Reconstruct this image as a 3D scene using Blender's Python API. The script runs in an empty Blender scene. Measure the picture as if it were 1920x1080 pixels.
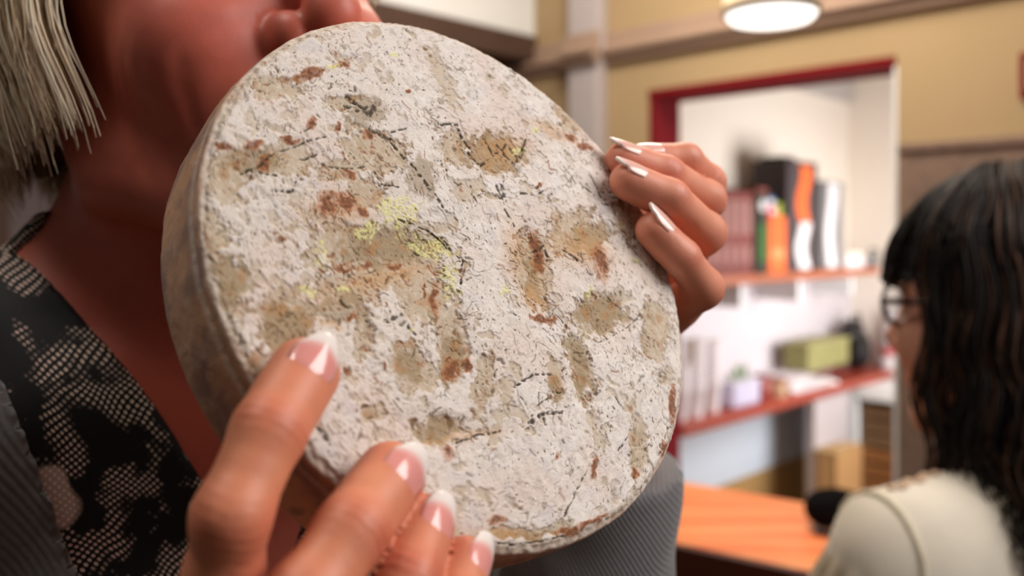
import bpy, bmesh, math, random
import numpy as np
from mathutils import Vector, Matrix

random.seed(7)
rng = np.random.default_rng(7)
D = bpy.data
SC = bpy.context.scene
COL = SC.collection

# ------------------------------------------------------------------ camera, world, lights, exposure
F = 1650.0            # focal length in pixels of a 1920 wide frame
CX, CY = 960.0, 439.0 # horizon sits above the frame centre (lens shift)
CZ = 1.45             # camera height
cam = D.cameras.new('camera'); camo = D.objects.new('camera', cam); COL.objects.link(camo)
camo.location = (0, 0, CZ); camo.rotation_euler = (math.pi / 2, 0, 0)
cam.sensor_width = 36.0; cam.lens = 36.0 * F / 1920
cam.shift_y = -(540 - CY) / 1920
cam.clip_start = 0.02; cam.clip_end = 60
cam.dof.use_dof = True; cam.dof.focus_distance = 0.292
cam.dof.aperture_fstop = cam.lens / 4.6
SC.camera = camo

w = D.worlds.new('room_ambience'); SC.world = w; w.use_nodes = True
w.node_tree.nodes['Background'].inputs[0].default_value = (1.0, 0.86, 0.74, 1)
w.node_tree.nodes['Background'].inputs[1].default_value = 0.075

def area(name, loc, target, size, power, color, size_y=None):
    l = D.lights.new(name, 'AREA'); l.energy = power; l.color = color
    l.size = size
    if size_y: l.shape = 'RECTANGLE'; l.size_y = size_y
    o = D.objects.new(name, l); COL.objects.link(o); o.location = loc
    o.rotation_euler = (Vector(target) - Vector(loc)).to_track_quat('-Z', 'Y').to_euler()
    return o
area('key_light', (0.95, 0.12, CZ + 0.70), (0.0, 0.3, CZ), 0.75, 16.5, (1.0, 0.95, 0.92))  # unseen key light from the right, angled to leave the face dim
area('room_light', (0.3, 1.9, CZ + 1.35), (0.5, 2.4, 0.6), 0.8, 36, (1.0, 0.88, 0.74))
area('far_room_fill', (2.1, 3.1, 1.25), (1.0, 4.1, 0.95), 0.9, 31, (1.0, 0.96, 0.94))  # added fill hidden beside the doorway, brightens the wall below the shelves
area('hair_fill_light', (-0.55, 0.22, CZ + 1.15), (-0.2, 0.42, CZ), 0.4, 6.5, (1.0, 0.93, 0.84))  # added at upper left to brighten the blond hair, source unseen
area('left_wall_fill', (-1.3, 2.4, 2.6), (-1.7, 3.2, 1.3), 0.5, 5, (1.0, 0.9, 0.88))  # weak added light on the left wall, no lamp in view

SC.view_settings.view_transform = 'Standard'
SC.view_settings.look = 'None'
SC.view_settings.gamma = 1.0
SC.view_settings.use_curve_mapping = False
SC.view_settings.exposure = 0.0

# ------------------------------------------------------------------ helpers
def P(px, py, d):
    return np.array([(px - CX) / F * d, d, CZ + (CY - py) / F * d])

def srgb(r, g, b):
    def c(v):
        v /= 255.0
        return v / 12.92 if v <= 0.04045 else ((v + 0.055) / 1.055) ** 2.4
    return (c(r), c(g), c(b), 1.0)

def NV(a):
    a = np.asarray(a, float); return a / np.linalg.norm(a)

def material(name, color, rough=0.6, spec=0.4, metal=0.0, bump=None, vary=None, attr=None, sss=0.0,
             emit=None, emit_strength=0.0, coat=0.0, alpha=1.0, trans=0.0, sheen=0.0):
    """Principled material with optional noise variation and bump (scale, strength)."""
    m = D.materials.new(name); m.use_nodes = True
    nt = m.node_tree; b = nt.nodes['Principled BSDF']
    b.inputs['Base Color'].default_value = color
    b.inputs['Roughness'].default_value = rough
    b.inputs['Specular IOR Level'].default_value = spec
    b.inputs['Metallic'].default_value = metal
    b.inputs['Coat Weight'].default_value = coat
    b.inputs['Alpha'].default_value = alpha
    b.inputs['Transmission Weight'].default_value = trans
    if sheen: b.inputs['Sheen Weight'].default_value = sheen
    if sss:
        b.inputs['Subsurface Weight'].default_value = sss
        b.inputs['Subsurface Radius'].default_value = (1.0, 0.35, 0.2)
        b.inputs['Subsurface Scale'].default_value = 0.006
    if emit:
        b.inputs['Emission Color'].default_value = emit
        b.inputs['Emission Strength'].default_value = emit_strength
    tc = nt.nodes.new('ShaderNodeTexCoord')
    src = None
    if attr:
        a = nt.nodes.new('ShaderNodeAttribute'); a.attribute_name = attr; src = a.outputs['Color']
    if vary:
        sc_, dark = vary
        n = nt.nodes.new('ShaderNodeTexNoise'); n.inputs['Scale'].default_value = sc_; n.inputs['Detail'].default_value = 6
        nt.links.new(tc.outputs['Object'], n.inputs['Vector'])
        r = nt.nodes.new('ShaderNodeMapRange'); r.inputs[1].default_value = 0.3; r.inputs[2].default_value = 0.7
        r.inputs[3].default_value = dark; r.inputs[4].default_value = 1.0
        nt.links.new(n.outputs['Fac'], r.inputs[0])
        mx = nt.nodes.new('ShaderNodeVectorMath'); mx.operation = 'SCALE'
        if src is not None: nt.links.new(src, mx.inputs[0])
        else: mx.inputs[0].default_value = color[:3]
        nt.links.new(r.outputs[0], mx.inputs['Scale'])
        src = mx.outputs[0]
    if src is not None: nt.links.new(src, b.inputs['Base Color'])
    if bump:
        n = nt.nodes.new('ShaderNodeTexNoise'); n.inputs['Scale'].default_value = bump[0]; n.inputs['Detail'].default_value = 5
        nt.links.new(tc.outputs['Object'], n.inputs['Vector'])
        bn = nt.nodes.new('ShaderNodeBump'); bn.inputs['Strength'].default_value = bump[1]
        bn.inputs['Distance'].default_value = bump[2] if len(bump) > 2 else 0.001
        nt.links.new(n.outputs['Fac'], bn.inputs['Height']); nt.links.new(bn.outputs[0], b.inputs['Normal'])
    return m

def link(o, parent=None):
    COL.objects.link(o)
    if parent is not None: o.parent = parent
    return o

def np_mesh(name, V, Q, mat, parent=None, smooth=True, cols=None, cname='Col'):
    """Mesh object from numpy arrays; V in world metres, Q (m,4) or (m,3). The parent, if any, sits at
    an offset that is removed so that geometry stays where V says."""
    V = np.asarray(V, np.float32); Q = np.asarray(Q, np.int32)
    off = np.array(parent.matrix_world.translation if parent is not None and parent.parent is None else (0, 0, 0))
    if parent is not None:
        off = np.array(parent.get('world_at', (0, 0, 0)), float)
    else: off = np.zeros(3)
    me = D.meshes.new(name); n = Q.shape[1]
    me.vertices.add(len(V)); me.vertices.foreach_set('co', (V - off).astype(np.float32).ravel())
    me.loops.add(Q.size); me.loops.foreach_set('vertex_index', Q.ravel())
    me.polygons.add(len(Q)); me.polygons.foreach_set('loop_start', np.arange(0, Q.size, n, dtype=np.int32))
    me.update(calc_edges=True); me.validate()
    if smooth: me.polygons.foreach_set('use_smooth', np.ones(len(me.polygons), bool))
    if cols is not None:
        at = me.attributes.new(cname, 'FLOAT_COLOR', 'POINT')
        c4 = np.ones((len(V), 4), np.float32); c4[:, :3] = cols
        at.data.foreach_set('color', c4.ravel())
    me.materials.append(mat)
    o = D.objects.new(name, me)
    o['world_at'] = [float(x) for x in off]
    return link(o, parent)

def thing(name, label, cat, loc, group=None):
    o = D.objects.new(name, None); COL.objects.link(o); o.location = [float(x) for x in loc]
    o.empty_display_size = 0.02
    o['world_at'] = [float(x) for x in loc]
    return tag(o, label, cat, group)

def tag(o, label, cat, group=None):
    o['label'] = label; o['category'] = cat
    if group: o['group'] = group
    return o

def structure(o, label=None):
    o['kind'] = 'structure'
    if label: o['label'] = label
    return o

class MB:
    """collects boxes, lathes and prisms as numpy pieces, then links them as one mesh object"""
    def __init__(s): s.bm = bmesh.new()
    def box(s, o, ax, lo, hi, bevel=0.0):
        """box in frame with origin o and axes ax (3 rows) from local lo to hi"""
        vs = []
        for k in range(8):
            l = [hi[i] if (k >> i) & 1 else lo[i] for i in range(3)]
            vs.append(s.bm.verts.new(np.asarray(o) + sum(l[i] * np.asarray(ax[i]) for i in range(3))))
        fs = [s.bm.faces.new([vs[i] for i in q]) for q in
              ((0, 2, 3, 1), (4, 5, 7, 6), (0, 1, 5, 4), (2, 6, 7, 3), (0, 4, 6, 2), (1, 3, 7, 5))]
        if bevel:
            es = list({e for f in fs for e in f.edges})
            bmesh.ops.bevel(s.bm, geom=es, offset=bevel, segments=2, affect='EDGES', profile=0.5)
        return s
    def lathe(s, o, ax, prof, n=32, close=True):
        """revolve (radius, height) profile about axis ax[2]"""
        rings = []
        for r, z in prof:
            if r < 1e-6:
                rings.append([s.bm.verts.new(np.asarray(o) + z * np.asarray(ax[2]))] * n)
            else:
                rings.append([s.bm.verts.new(np.asarray(o) + z * np.asarray(ax[2]) +
                              r * (math.cos(2 * math.pi * i / n) * np.asarray(ax[0]) + math.sin(2 * math.pi * i / n) * np.asarray(ax[1]))) for i in range(n)])
        for a, b in zip(rings, rings[1:]):
            for i in range(n):
                q = [a[i], a[(i + 1) % n], b[(i + 1) % n], b[i]]
                u = []
                for v in q:
                    if v not in u: u.append(v)
                if len(u) >= 3: s.bm.faces.new(u)
        return s
    def tube(s, pts, r, n=8):
        pts = [np.asarray(p, float) for p in pts]; rr = r if hasattr(r, '__len__') else [r] * len(pts)
        rings = []
        for i, p in enumerate(pts):
            t = NV(pts[min(i + 1, len(pts) - 1)] - pts[max(i - 1, 0)])
            a = NV(np.cross(t, (0.13, 0.27, 0.95) if abs(t[2]) < 0.9 else (1, 0.1, 0))); b = np.cross(t, a)
            rings.append([s.bm.verts.new(p + rr[i] * (math.cos(2 * math.pi * k / n) * a + math.sin(2 * math.pi * k / n) * b)) for k in range(n)])
        for A, B in zip(rings, rings[1:]):
            for k in range(n): s.bm.faces.new((A[k], A[(k + 1) % n], B[(k + 1) % n], B[k]))
        s.bm.faces.new(rings[0][::-1]); s.bm.faces.new(rings[-1])
        return s
    def prism(s, o, ax, outline, z0, z1):
        """extrude an outline (in ax0, ax1) along ax2"""
        A = [s.bm.verts.new(np.asarray(o) + x * np.asarray(ax[0]) + y * np.asarray(ax[1]) + z0 * np.asarray(ax[2])) for x, y in outline]
        B = [s.bm.verts.new(np.asarray(o) + x * np.asarray(ax[0]) + y * np.asarray(ax[1]) + z1 * np.asarray(ax[2])) for x, y in outline]
        n = len(A)
        s.bm.faces.new(A[::-1]); s.bm.faces.new(B)
        for i in range(n): s.bm.faces.new((A[i], A[(i + 1) % n], B[(i + 1) % n], B[i]))
        return s
    def build(s, name, mat, parent=None, smooth=False):
        bmesh.ops.recalc_face_normals(s.bm, faces=s.bm.faces)
        off = np.array(parent['world_at'], float) if parent is not None else np.zeros(3)
        for v in s.bm.verts: v.co -= Vector(off)
        me = D.meshes.new(name); s.bm.to_mesh(me); s.bm.free()
        if smooth:
            me.polygons.foreach_set('use_smooth', np.ones(len(me.polygons), bool))
            me.set_sharp_from_angle(angle=math.radians(40))
        me.materials.append(mat)
        o = D.objects.new(name, me); o['world_at'] = [float(x) for x in off]
        return link(o, parent)

WORLD = ((1, 0, 0), (0, 1, 0), (0, 0, 1))

# ---- noise
_G = rng.normal(size=(512, 3)); _G /= np.linalg.norm(_G, axis=1)[:, None]
_PERM = rng.permutation(512)
def noise(p):
    p = np.asarray(p, float); i = np.floor(p).astype(np.int64); f = p - i
    u = f * f * f * (f * (f * 6 - 15) + 10)
    out = 0.0
    for dx in (0, 1):
        for dy in (0, 1):
            for dz in (0, 1):
                h = _PERM[(_PERM[(_PERM[(i[..., 0] + dx) & 511] + i[..., 1] + dy) & 511] + i[..., 2] + dz) & 511]
                g = _G[h]
                d = g[..., 0] * (f[..., 0] - dx) + g[..., 1] * (f[..., 1] - dy) + g[..., 2] * (f[..., 2] - dz)
                out = out + d * (u[..., 0] if dx else 1 - u[..., 0]) * (u[..., 1] if dy else 1 - u[..., 1]) * (u[..., 2] if dz else 1 - u[..., 2])
    return out * 1.6
def fbm(p, o=4, g=0.5):
    a = 1.0; s = 0.0; t = 0.0; p = np.asarray(p, float)
    for k in range(o):
        s = s + a * noise(p + 17.3 * k); t += a; a *= g; p = p * 2.03
    return s / t
def sstep(a, b, x):
    t = np.clip((x - a) / (b - a), 0, 1); return t * t * (3 - 2 * t)

# ---- signed distance modelling
def cap(a, b, ra, rb):
    a = np.asarray(a, float); b = np.asarray(b, float); ab = b - a; L = max(ab @ ab, 1e-12)
    def fn(p):
        t = np.clip(((p - a) @ ab) / L, 0, 1)
        return np.linalg.norm(p - a - t[..., None] * ab, axis=-1) - (ra + (rb - ra) * t)
    return fn
def ell(c, R, rad):
    c = np.asarray(c, float); R = np.asarray(R, float); rad = np.asarray(rad, float)
    def fn(p):
        q = (p - c) @ R.T
        k0 = np.linalg.norm(q / rad, axis=-1); k1 = np.linalg.norm(q / rad ** 2, axis=-1) + 1e-9
        return k0 * (k0 - 1) / k1
    return fn
def smin(a, b, k):
    if k <= 0: return np.minimum(a, b)
    h = np.maximum(k - np.abs(a - b), 0) / k
    return np.minimum(a, b) - h * h * k * 0.25
def smax(a, b, k): return -smin(-a, -b, k)
def field(ops):
    """ops: (function, blend radius[, '-'])"""
    def fn(p):
        v = None
        for op in ops:
            d = op[0](p)
            if v is None: v = d
            elif len(op) > 2: v = smax(v, -d, op[1])
            else: v = smin(v, d, op[1])
        return v
    return fn
def union(fs):
    def fn(p):
        v = fs[0](p)
        for f in fs[1:]: v = np.minimum(v, f(p))
        return v
    return fn
def ev(fn, p):
    out = np.empty(len(p))
    for i in range(0, len(p), 200000): out[i:i + 200000] = fn(p[i:i + 200000])
    return out
def nets(fn, lo, hi, h):
    lo = np.asarray(lo, float); hi = np.asarray(hi, float)
    c = np.ceil((hi - lo) / h / 4).astype(int) + 1; n = c * 4
    ax = [lo[i] + (np.arange(c[i]) * 4 + 1.5) * h for i in range(3)]
    G = np.stack(np.meshgrid(*ax, indexing='ij'), -1).reshape(-1, 3)
    vc = ev(fn, G).reshape(c)
    v = np.repeat(np.repeat(np.repeat(vc, 4, 0), 4, 1), 4, 2)
    idx = np.argwhere(np.abs(v) < 7.5 * h)
    v[idx[:, 0], idx[:, 1], idx[:, 2]] = ev(fn, lo + idx * h)
    S = v < 0
    cnt = sum(S[a:n[0] - 1 + a, b:n[1] - 1 + b, d:n[2] - 1 + d].astype(np.int8) for a in (0, 1) for b in (0, 1) for d in (0, 1))
    act = np.argwhere((cnt > 0) & (cnt < 8))
    co = np.array([(a, b, d) for a in (0, 1) for b in (0, 1) for d in (0, 1)])
    cv = np.stack([v[act[:, 0] + a, act[:, 1] + b, act[:, 2] + d] for a, b, d in co], 1)
    acc = np.zeros((len(act), 3)); m = np.zeros(len(act))
    for i in range(8):
        for j in range(i + 1, 8):
            if np.abs(co[i] - co[j]).sum() != 1: continue
            x = (cv[:, i] < 0) != (cv[:, j] < 0)
            t = np.where(x, cv[:, i] / np.where(x, cv[:, i] - cv[:, j], 1), 0)
            acc += np.where(x[:, None], co[i] + t[:, None] * (co[j] - co[i]), 0); m += x
    V = lo + (act + acc / m[:, None]) * h
    ID = np.full(n, -1, np.int64); ID[act[:, 0], act[:, 1], act[:, 2]] = np.arange(len(act))
    Qs = []
    for a in range(3):
        b, d = (a + 1) % 3, (a + 2) % 3
        sl0 = [slice(None)] * 3; sl1 = [slice(None)] * 3
        sl0[a] = slice(0, n[a] - 1); sl1[a] = slice(1, n[a])
        ch = np.argwhere(S[tuple(sl0)] != S[tuple(sl1)])
        ch = ch[(ch[:, b] > 0) & (ch[:, d] > 0) & (ch[:, b] < n[b] - 1) & (ch[:, d] < n[d] - 1)]
        eb = np.zeros(3, int); eb[b] = 1; ed = np.zeros(3, int); ed[d] = 1
        q = np.stack([ID[tuple((ch - o).T)] for o in (eb + ed, ed, 0 * eb, eb)], 1)
        neg = S[ch[:, 0], ch[:, 1], ch[:, 2]]
        q[~neg] = q[~neg][:, ::-1]
        Qs.append(q)
    Q = np.concatenate(Qs); Q = Q[(Q >= 0).all(1)]
    e = h * 0.5
    g = np.stack([ev(fn, V + e * np.eye(3)[i]) - ev(fn, V - e * np.eye(3)[i]) for i in range(3)], 1) / (2 * e)
    gl = np.linalg.norm(g, axis=1)[:, None] + 1e-6
    st = np.clip(ev(fn, V)[:, None], -h, h) * g / gl ** 2
    sl = np.linalg.norm(st, axis=1)[:, None] + 1e-12
    V = V - st * np.minimum(1, 0.7 * h / sl)
    return V, Q, g / gl

def join(parts):
    Vs, Qs, Ns, k = [], [], [], 0
    for V, Q, N in parts:
        Vs.append(V); Qs.append(Q + k); Ns.append(N); k += len(V)
    return np.concatenate(Vs), np.concatenate(Qs), np.concatenate(Ns)

def strands(name, paths, rad, mat, parent, tint, sides=4):
    """paths (n,k,3) -> one mesh of tapered tubes, tint (n,3) colour per strand"""
    n, k, _ = paths.shape
    t = np.gradient(paths, axis=1); t /= np.linalg.norm(t, axis=2)[..., None] + 1e-9
    a = np.cross(t, np.array([0.3, 0.2, 0.93])); a /= np.linalg.norm(a, axis=2)[..., None] + 1e-9
    b = np.cross(t, a)
    ang = np.arange(sides) * 2 * np.pi / sides
    V = paths[:, :, None] + rad[:, :, None, None] * (np.cos(ang)[:, None] * a[:, :, None] + np.sin(ang)[:, None] * b[:, :, None])
    i = np.arange(n)[:, None, None]; j = np.arange(k - 1)[None, :, None]; s = np.arange(sides)[None, None, :]
    f = lambda i, j, s: (i * k + j) * sides + s % sides
    Q = np.stack([f(i, j, s), f(i, j, s + 1), f(i, j + 1, s + 1), f(i, j + 1, s)], -1).reshape(-1, 4)
    cols = np.repeat(tint, k * sides, axis=0)
    return np_mesh(name, V.reshape(-1, 3), Q, mat, parent, True, cols)
# ------------------------------------------------------------------ the room
U = np.array([-math.sqrt(.5), math.sqrt(.5), 0.0])   # along the back wall, to the left and away
Vv = np.array([math.sqrt(.5), math.sqrt(.5), 0.0])   # through the doorway, into the far room
ZU = np.array([0, 0, 1.0])
J = np.array([0.4764, 3.0, 0.0])                       # left front corner of the doorway, on the floor
AX = (U, Vv, ZU)
DW, DH, WT = 0.82, CZ + 0.485, 0.14
CEIL = 2.95

m_tan = material('tan_wall_paint', srgb(180, 156, 120), 0.85, 0.2, vary=(3, 0.93), bump=(160, 0.1))
m_brown = material('brown_wainscot', srgb(142, 118, 104), 0.7, 0.3, vary=(30, 0.75), bump=(90, 0.3))
m_red = material('oxblood_gloss_paint', srgb(118, 16, 26), 0.8, 0.15, vary=(8, 0.88))
m_cornice = material('mauve_grey_cornice_paint', srgb(172, 146, 128), 0.7, 0.3, vary=(5, 0.92))
m_pil = material('pale_lilac_grey_paint', srgb(188, 180, 182), 0.6, 0.3, vary=(6, 0.94))
m_white = material('white_paint', srgb(234, 238, 240), 0.7, 0.3, vary=(4, 0.96))
m_cream = material('cream_wall_paint', srgb(244, 234, 222), 0.8, 0.2, vary=(3, 0.97))
m_tile = material('pale_grey_wall_lining', srgb(214, 208, 214), 0.4, 0.4, vary=(5, 0.95))
m_blue = material('bluish_white_panel', srgb(205, 217, 232), 0.5, 0.3, vary=(4, 0.96))
m_floor = material('brown_floor_boards', srgb(120, 84, 54), 0.5, 0.4, vary=(6, 0.8), bump=(40, 0.1))
m_floor2 = material('tan_floor', srgb(176, 142, 92), 0.6, 0.3, vary=(6, 0.9))
m_ceil = material('ceiling_paint', srgb(225, 215, 198), 0.9, 0.1, vary=(3, 0.96))
m_shelf = material('varnished_shelf_wood', srgb(178, 96, 58), 0.45, 0.4, vary=(25, 0.8), bump=(60, 0.15))
m_shelf_red = material('reddish_shelf_wood', srgb(160, 62, 42), 0.4, 0.5, vary=(25, 0.8), bump=(60, 0.15))

o = MB().box((0, 0, 0), WORLD, (-4.0, -1.5, -0.1), (4.5, 7.0, 0.0)).build('floor', m_floor); structure(o)
o = MB().box((0, 0, 0), WORLD, (-4.0, 0.6, CEIL), (4.5, 7.0, CEIL + 0.1)).build('ceiling', m_ceil); structure(o)
wa = MB()
wa.box(J, AX, (0, 0, 0), (2.2, WT, CEIL))
wa.box(J, AX, (-3.2, 0, 0), (-DW, WT, CEIL))
wa.box(J, AX, (-DW, 0, DH), (0, WT, CEIL))
structure(wa.build('wall_back', m_tan))
o = MB().box(J, AX, (2.2, -2.6, 0), (2.34, WT, CEIL)).build('wall_left', material('pale_mauve_wall_paint', srgb(178, 166, 168), 0.8, 0.2, vary=(3, 0.93))); structure(o)
# brown strip on the left wall
pL = P(60, 405, 3.5)
sv = (pL - J) @ Vv
sv = -1.42
o = MB().box(J, AX, (2.165, sv - 0.04, 0), (2.2, sv + 0.04, CEIL), 0.004).build('trim_1', m_brown); structure(o)
# wainscot right of the doorway
o = MB().box(J, AX, (-3.2, -0.018, 0), (-DW - 0.012, 0, CZ + 0.222), 0.004)
o.box(J, AX, (-3.2, -0.03, CZ + 0.222), (-DW - 0.012, 0, CZ + 0.245), 0.004)
structure(o.build('trim_2', m_brown))
# cornice
co = MB()
for s0, s1, y in ((-3.2, 0.19, 0), (0.33, 2.2, 0), (0.18, 0.34, -0.06)):
    co.box(J, AX, (s0, y - 0.016, CZ + 0.655), (s1, y, CZ + 0.715), 0.003)
    co.box(J, AX, (s0, y - 0.05, CZ + 0.632), (s1, y, CZ + 0.655), 0.006)
    co.box(J, AX, (s0, y - 0.026, CZ + 0.605), (s1, y, CZ + 0.632), 0.004)
structure(co.build('trim_3', m_cornice))
o = MB().box(J, AX, (0.19, -0.06, 0), (0.33, 0, CEIL), 0.008).build('trim_4', m_pil); structure(o)
# white bulkhead under the ceiling
o = MB().box(J, AX, (0.545, -1.6, CZ + 0.757), (1.25, -0.001, CEIL - 0.001), 0.006).build('trim_5', m_white); structure(o)
o = MB().box(J, AX, (0.535, -1.6, CZ + 0.66), (1.25, -0.001, CZ + 0.756), 0.006).build('trim_6', material('bulkhead_underside_shade', srgb(86, 66, 56), 0.7, 0.2, vary=(12, 0.8))); structure(o)  # dark slab standing in for the shade under the bulkhead
# doorway lining
dr = MB()
dr.box(J, AX, (-0.012, -0.006, 0), (0.008, WT + 0.012, DH), 0.003)
structure(MB().box(J, AX, (-DW - 0.004, -0.002, 0), (-DW + 0.006, WT + 0.012, DH - 0.023), 0.001).build('trim_10', m_white))
dr.box(J, AX, (-DW, -0.006, DH - 0.022), (0.012, WT + 0.012, DH + 0.006), 0.003)
structure(dr.build('door_1', m_red))

# ---- the far room
K = J + WT * Vv
KB = K + 0.25 * U
LB = 1.95
fw = MB().box(KB, AX, (0, 0.001, CZ - 0.16), (0.1, LB, CEIL)).build('wall_far_left', m_cream); structure(fw)
o = MB().box(KB, AX, (-0.012, 0.001, CZ - 0.678), (0.1, LB, CZ - 0.16)).build('trim_7', m_tile); structure(o)
o = MB().box(KB, AX, (-0.006, 0.001, 0.376), (0.1, LB, CZ - 0.678)).build('trim_8', m_blue); structure(o)
o = MB().box(KB, AX, (-0.004, 0.001, 0), (0.1, LB, 0.376)).build('baseboard_far_left', m_floor2); structure(o)
o = MB().box(KB, AX, (-2.6, LB, 0), (0.1, LB + 0.1, CEIL)).build('wall_far_back', m_cream); structure(o)
o = MB().box(KB, AX, (-2.6, 0.001, 0.0), (0, LB, 0.004)).build('floor_far', m_floor2); structure(o)
o = MB().box(KB, AX, (-0.03, 0.001, CZ + 0.69), (0, LB - 0.001, CEIL), 0.003).build('trim_9', material('pale_grey_soffit', srgb(196, 190, 186), 0.8, 0.2)); structure(o)

# shelves
SHU = CZ - 0.16; SHL = CZ - 0.678
us = thing('wall_shelf', 'upper brown wooden shelf in the far room, carrying binders and tall boxes', 'shelf', K + np.array([0, 0, SHU]))
MB().box(K, AX, (0, 0.03, SHU - 0.035), (0.238, 1.74, SHU), 0.003).build('board', m_shelf, us)
for t in (0.5, 0.98, 1.5):
    MB().box(K, AX, (0.03, t - 0.012, SHU - 0.13), (0.238, t + 0.012, SHU - 0.035), 0.003).build('bracket', m_white, us)
ls = thing('counter_shelf', 'lower reddish wooden shelf in the far room with cups and boxes', 'shelf', K + np.array([0, 0, SHL]))
MB().box(K, AX, (-0.02, 0.02, SHL - 0.04), (0.238, 1.94, SHL), 0.004).build('board', m_shelf_red, ls)
MB().box(K, AX, (0.02, 1.10, 0.0), (0.06, 1.45, SHL - 0.041), 0.003).build('leg', m_pil, ls)

def tv(px):
    r = (px - CX) / F; k = K
    return (r * k[1] - k[0]) / (math.sqrt(.5) * (1 - r))
def at(px, depth, z): # point on the shelf, at column px, so far behind the shelf's front edge
    return K + tv(px) * Vv + depth * U + np.array([0, 0, z])

m_maroon = material('maroon_binder_board', srgb(134, 62, 56), 0.55, 0.3, vary=(20, 0.85))
m_label = material('pale_label_paper', srgb(176, 136, 130), 0.8, 0.1)
m_metal = material('brushed_steel', srgb(190, 190, 192), 0.3, 0.5, metal=1.0)
def binder(t, label):
    b0 = K + t * Vv + 0.006 * U + np.array([0, 0, SHU])
    b = thing('ring_binder', label, 'binder', b0, 'binders on the upper shelf')
    wd, h = 0.062, 0.325
    mb = MB(); mb.box(b0, (U, Vv, ZU), (0.0, 0, 0), (0.004, wd, h), 0.0015)
    mb.box(b0, AX, (0, 0, 0), (0.22, 0.003, h)); mb.box(b0, AX, (0, wd - 0.003, 0), (0.22, wd, h))
    mb.build('cover', m_maroon, b)
    MB().box(b0, AX, (0.006, 0.004, 0.008), (0.21, wd - 0.004, h - 0.012)).build('paper_block', m_label, b)
    MB().box(b0, AX, (-0.001, 0.012, 0.16), (0.0, wd - 0.012, 0.29)).build('spine_label', m_label, b)
    MB().box(b0, AX, (-0.001, 0.016, 0.05), (0.0, wd - 0.016, 0.115)).build('spine_label', m_label, b)
    MB().lathe(b0 + np.array([0, 0, 0.032]) + 0.031 * Vv, (Vv, ZU, -U), [(0.009, 0.0), (0.012, 0.002), (0.012, 0.0)], 12).build('finger_ring', m_metal, b)
ordn = ['first maroon binder from the doorway jamb, half behind the fingers', 'second maroon binder from the doorway jamb, behind the fingers',
        'third maroon binder from the doorway jamb on the upper shelf', 'fourth maroon binder from the doorway jamb on the upper shelf',
        'fifth maroon binder from the doorway jamb on the upper shelf', 'sixth maroon binder, the one nearest the dark green carton']
t0 = tv(1422) - 6 * 0.066 - 0.03
for i in range(6): binder(t0 + i * 0.066, ordn[i])

def carton(name, px0, px1, h, depth, z, mat, label, cat, bev=0.006, back=0.01):
    a, b = tv(px0), tv(px1)
    o0 = K + a * Vv + back * U + np.array([0, 0, z])
    t = thing(name, label, cat, o0)
    MB().box(o0, AX, (0, 0, 0), (depth, b - a, h), bev).build('box_body', mat, t)
    return t, o0, b - a
m_dkgreen = material('dark_green_card', srgb(52, 56, 40), 0.6, 0.3, vary=(30, 0.7))
m_leaf = material('leaf_green_print', srgb(52, 100, 40), 0.6, 0.3)
m_orange = material('orange_card', srgb(248, 112, 50), 0.5, 0.3, vary=(16, 0.9))
m_dkgrey = material('dark_grey_card', srgb(72, 62, 64), 0.6, 0.3, vary=(14, 0.85))
m_midgrey = material('grey_card', srgb(128, 126, 126), 0.6, 0.3, vary=(14, 0.88))
m_palew = material('white_print', srgb(232, 226, 228), 0.6, 0.3)
m_red2 = material('scarlet_print', srgb(196, 40, 50), 0.5, 0.3)
m_pink = material('pink_card', srgb(224, 70, 90), 0.5, 0.3)
m_bl = material('blue_card', srgb(70, 110, 160), 0.5, 0.3)
m_black = material('black_plastic', srgb(20, 19, 20), 0.5, 0.4, vary=(20, 0.8))

c, o0, wd = carton('slim_carton', 1424, 1444, 0.345, 0.16, SHU, m_dkgreen, 'slim dark green carton with a red top between binders and orange box', 'box')
MB().box(o0, AX, (-0.001, 0.012, 0.05), (0.0, wd - 0.008, 0.2)).build('leaf_panel', m_leaf, c)
MB().box(o0, AX, (-0.002, -0.001, 0.325), (0.161, wd + 0.001, 0.3465), 0.002).build('lid', m_maroon, c)
MB().lathe(o0 + 0.5 * wd * Vv + np.array([0, 0, 0.275]), (Vv, ZU, -U), [(0.0, 0.002), (0.024, 0.002), (0.024, 0)], 20).build('round_label', m_palew, c)
c, o0, wd = carton('orange_carton', 1447, 1479, 0.235, 0.16, SHU, m_orange, 'bright orange carton standing at the shelf edge between the dark cartons', 'box')
MB().box(o0, AX, (-0.001, 0.02, 0.06), (0.0, wd - 0.02, 0.1)).build('pale_panel', material('pale_orange_print', srgb(252, 150, 95), 0.5, 0.3), c)
c2, o2, wd2 = o0, o0 + np.array([0, 0, 0.2355]), wd
t = thing('pink_packet', 'small pink and white packet lying on top of the orange carton', 'packet', o2)
MB().box(o2, AX, (0.01, 0.005, 0), (0.13, wd * 0.62, 0.04), 0.006).build('box_body', m_pink, t)
MB().box(o2, AX, (0.0085, 0.03, 0.008), (0.01, wd * 0.45, 0.03)).build('pale_panel', m_palew, t)
t = thing('lime_tin', 'round lime green tin on top of the orange carton', 'tin', o2 + wd * 0.82 * Vv + 0.04 * U)
MB().lathe(o2 + wd * 0.82 * Vv + 0.04 * U, WORLD, [(0, 0), (0.026, 0), (0.027, 0.005), (0.027, 0.05), (0.025, 0.055), (0, 0.056)], 24).build('can', material('lime_paint', srgb(170, 196, 60), 0.4, 0.4), t, True)
o3 = o2 + np.array([0, 0, 0.0405])
t = thing('blue_packet', 'pale blue packet lying flat, topmost above the orange carton', 'packet', o3)
MB().box(o3, AX, (0.02, 0.012, 0), (0.12, wd * 0.6, 0.04), 0.006).build('box_body', m_bl, t)
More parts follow.
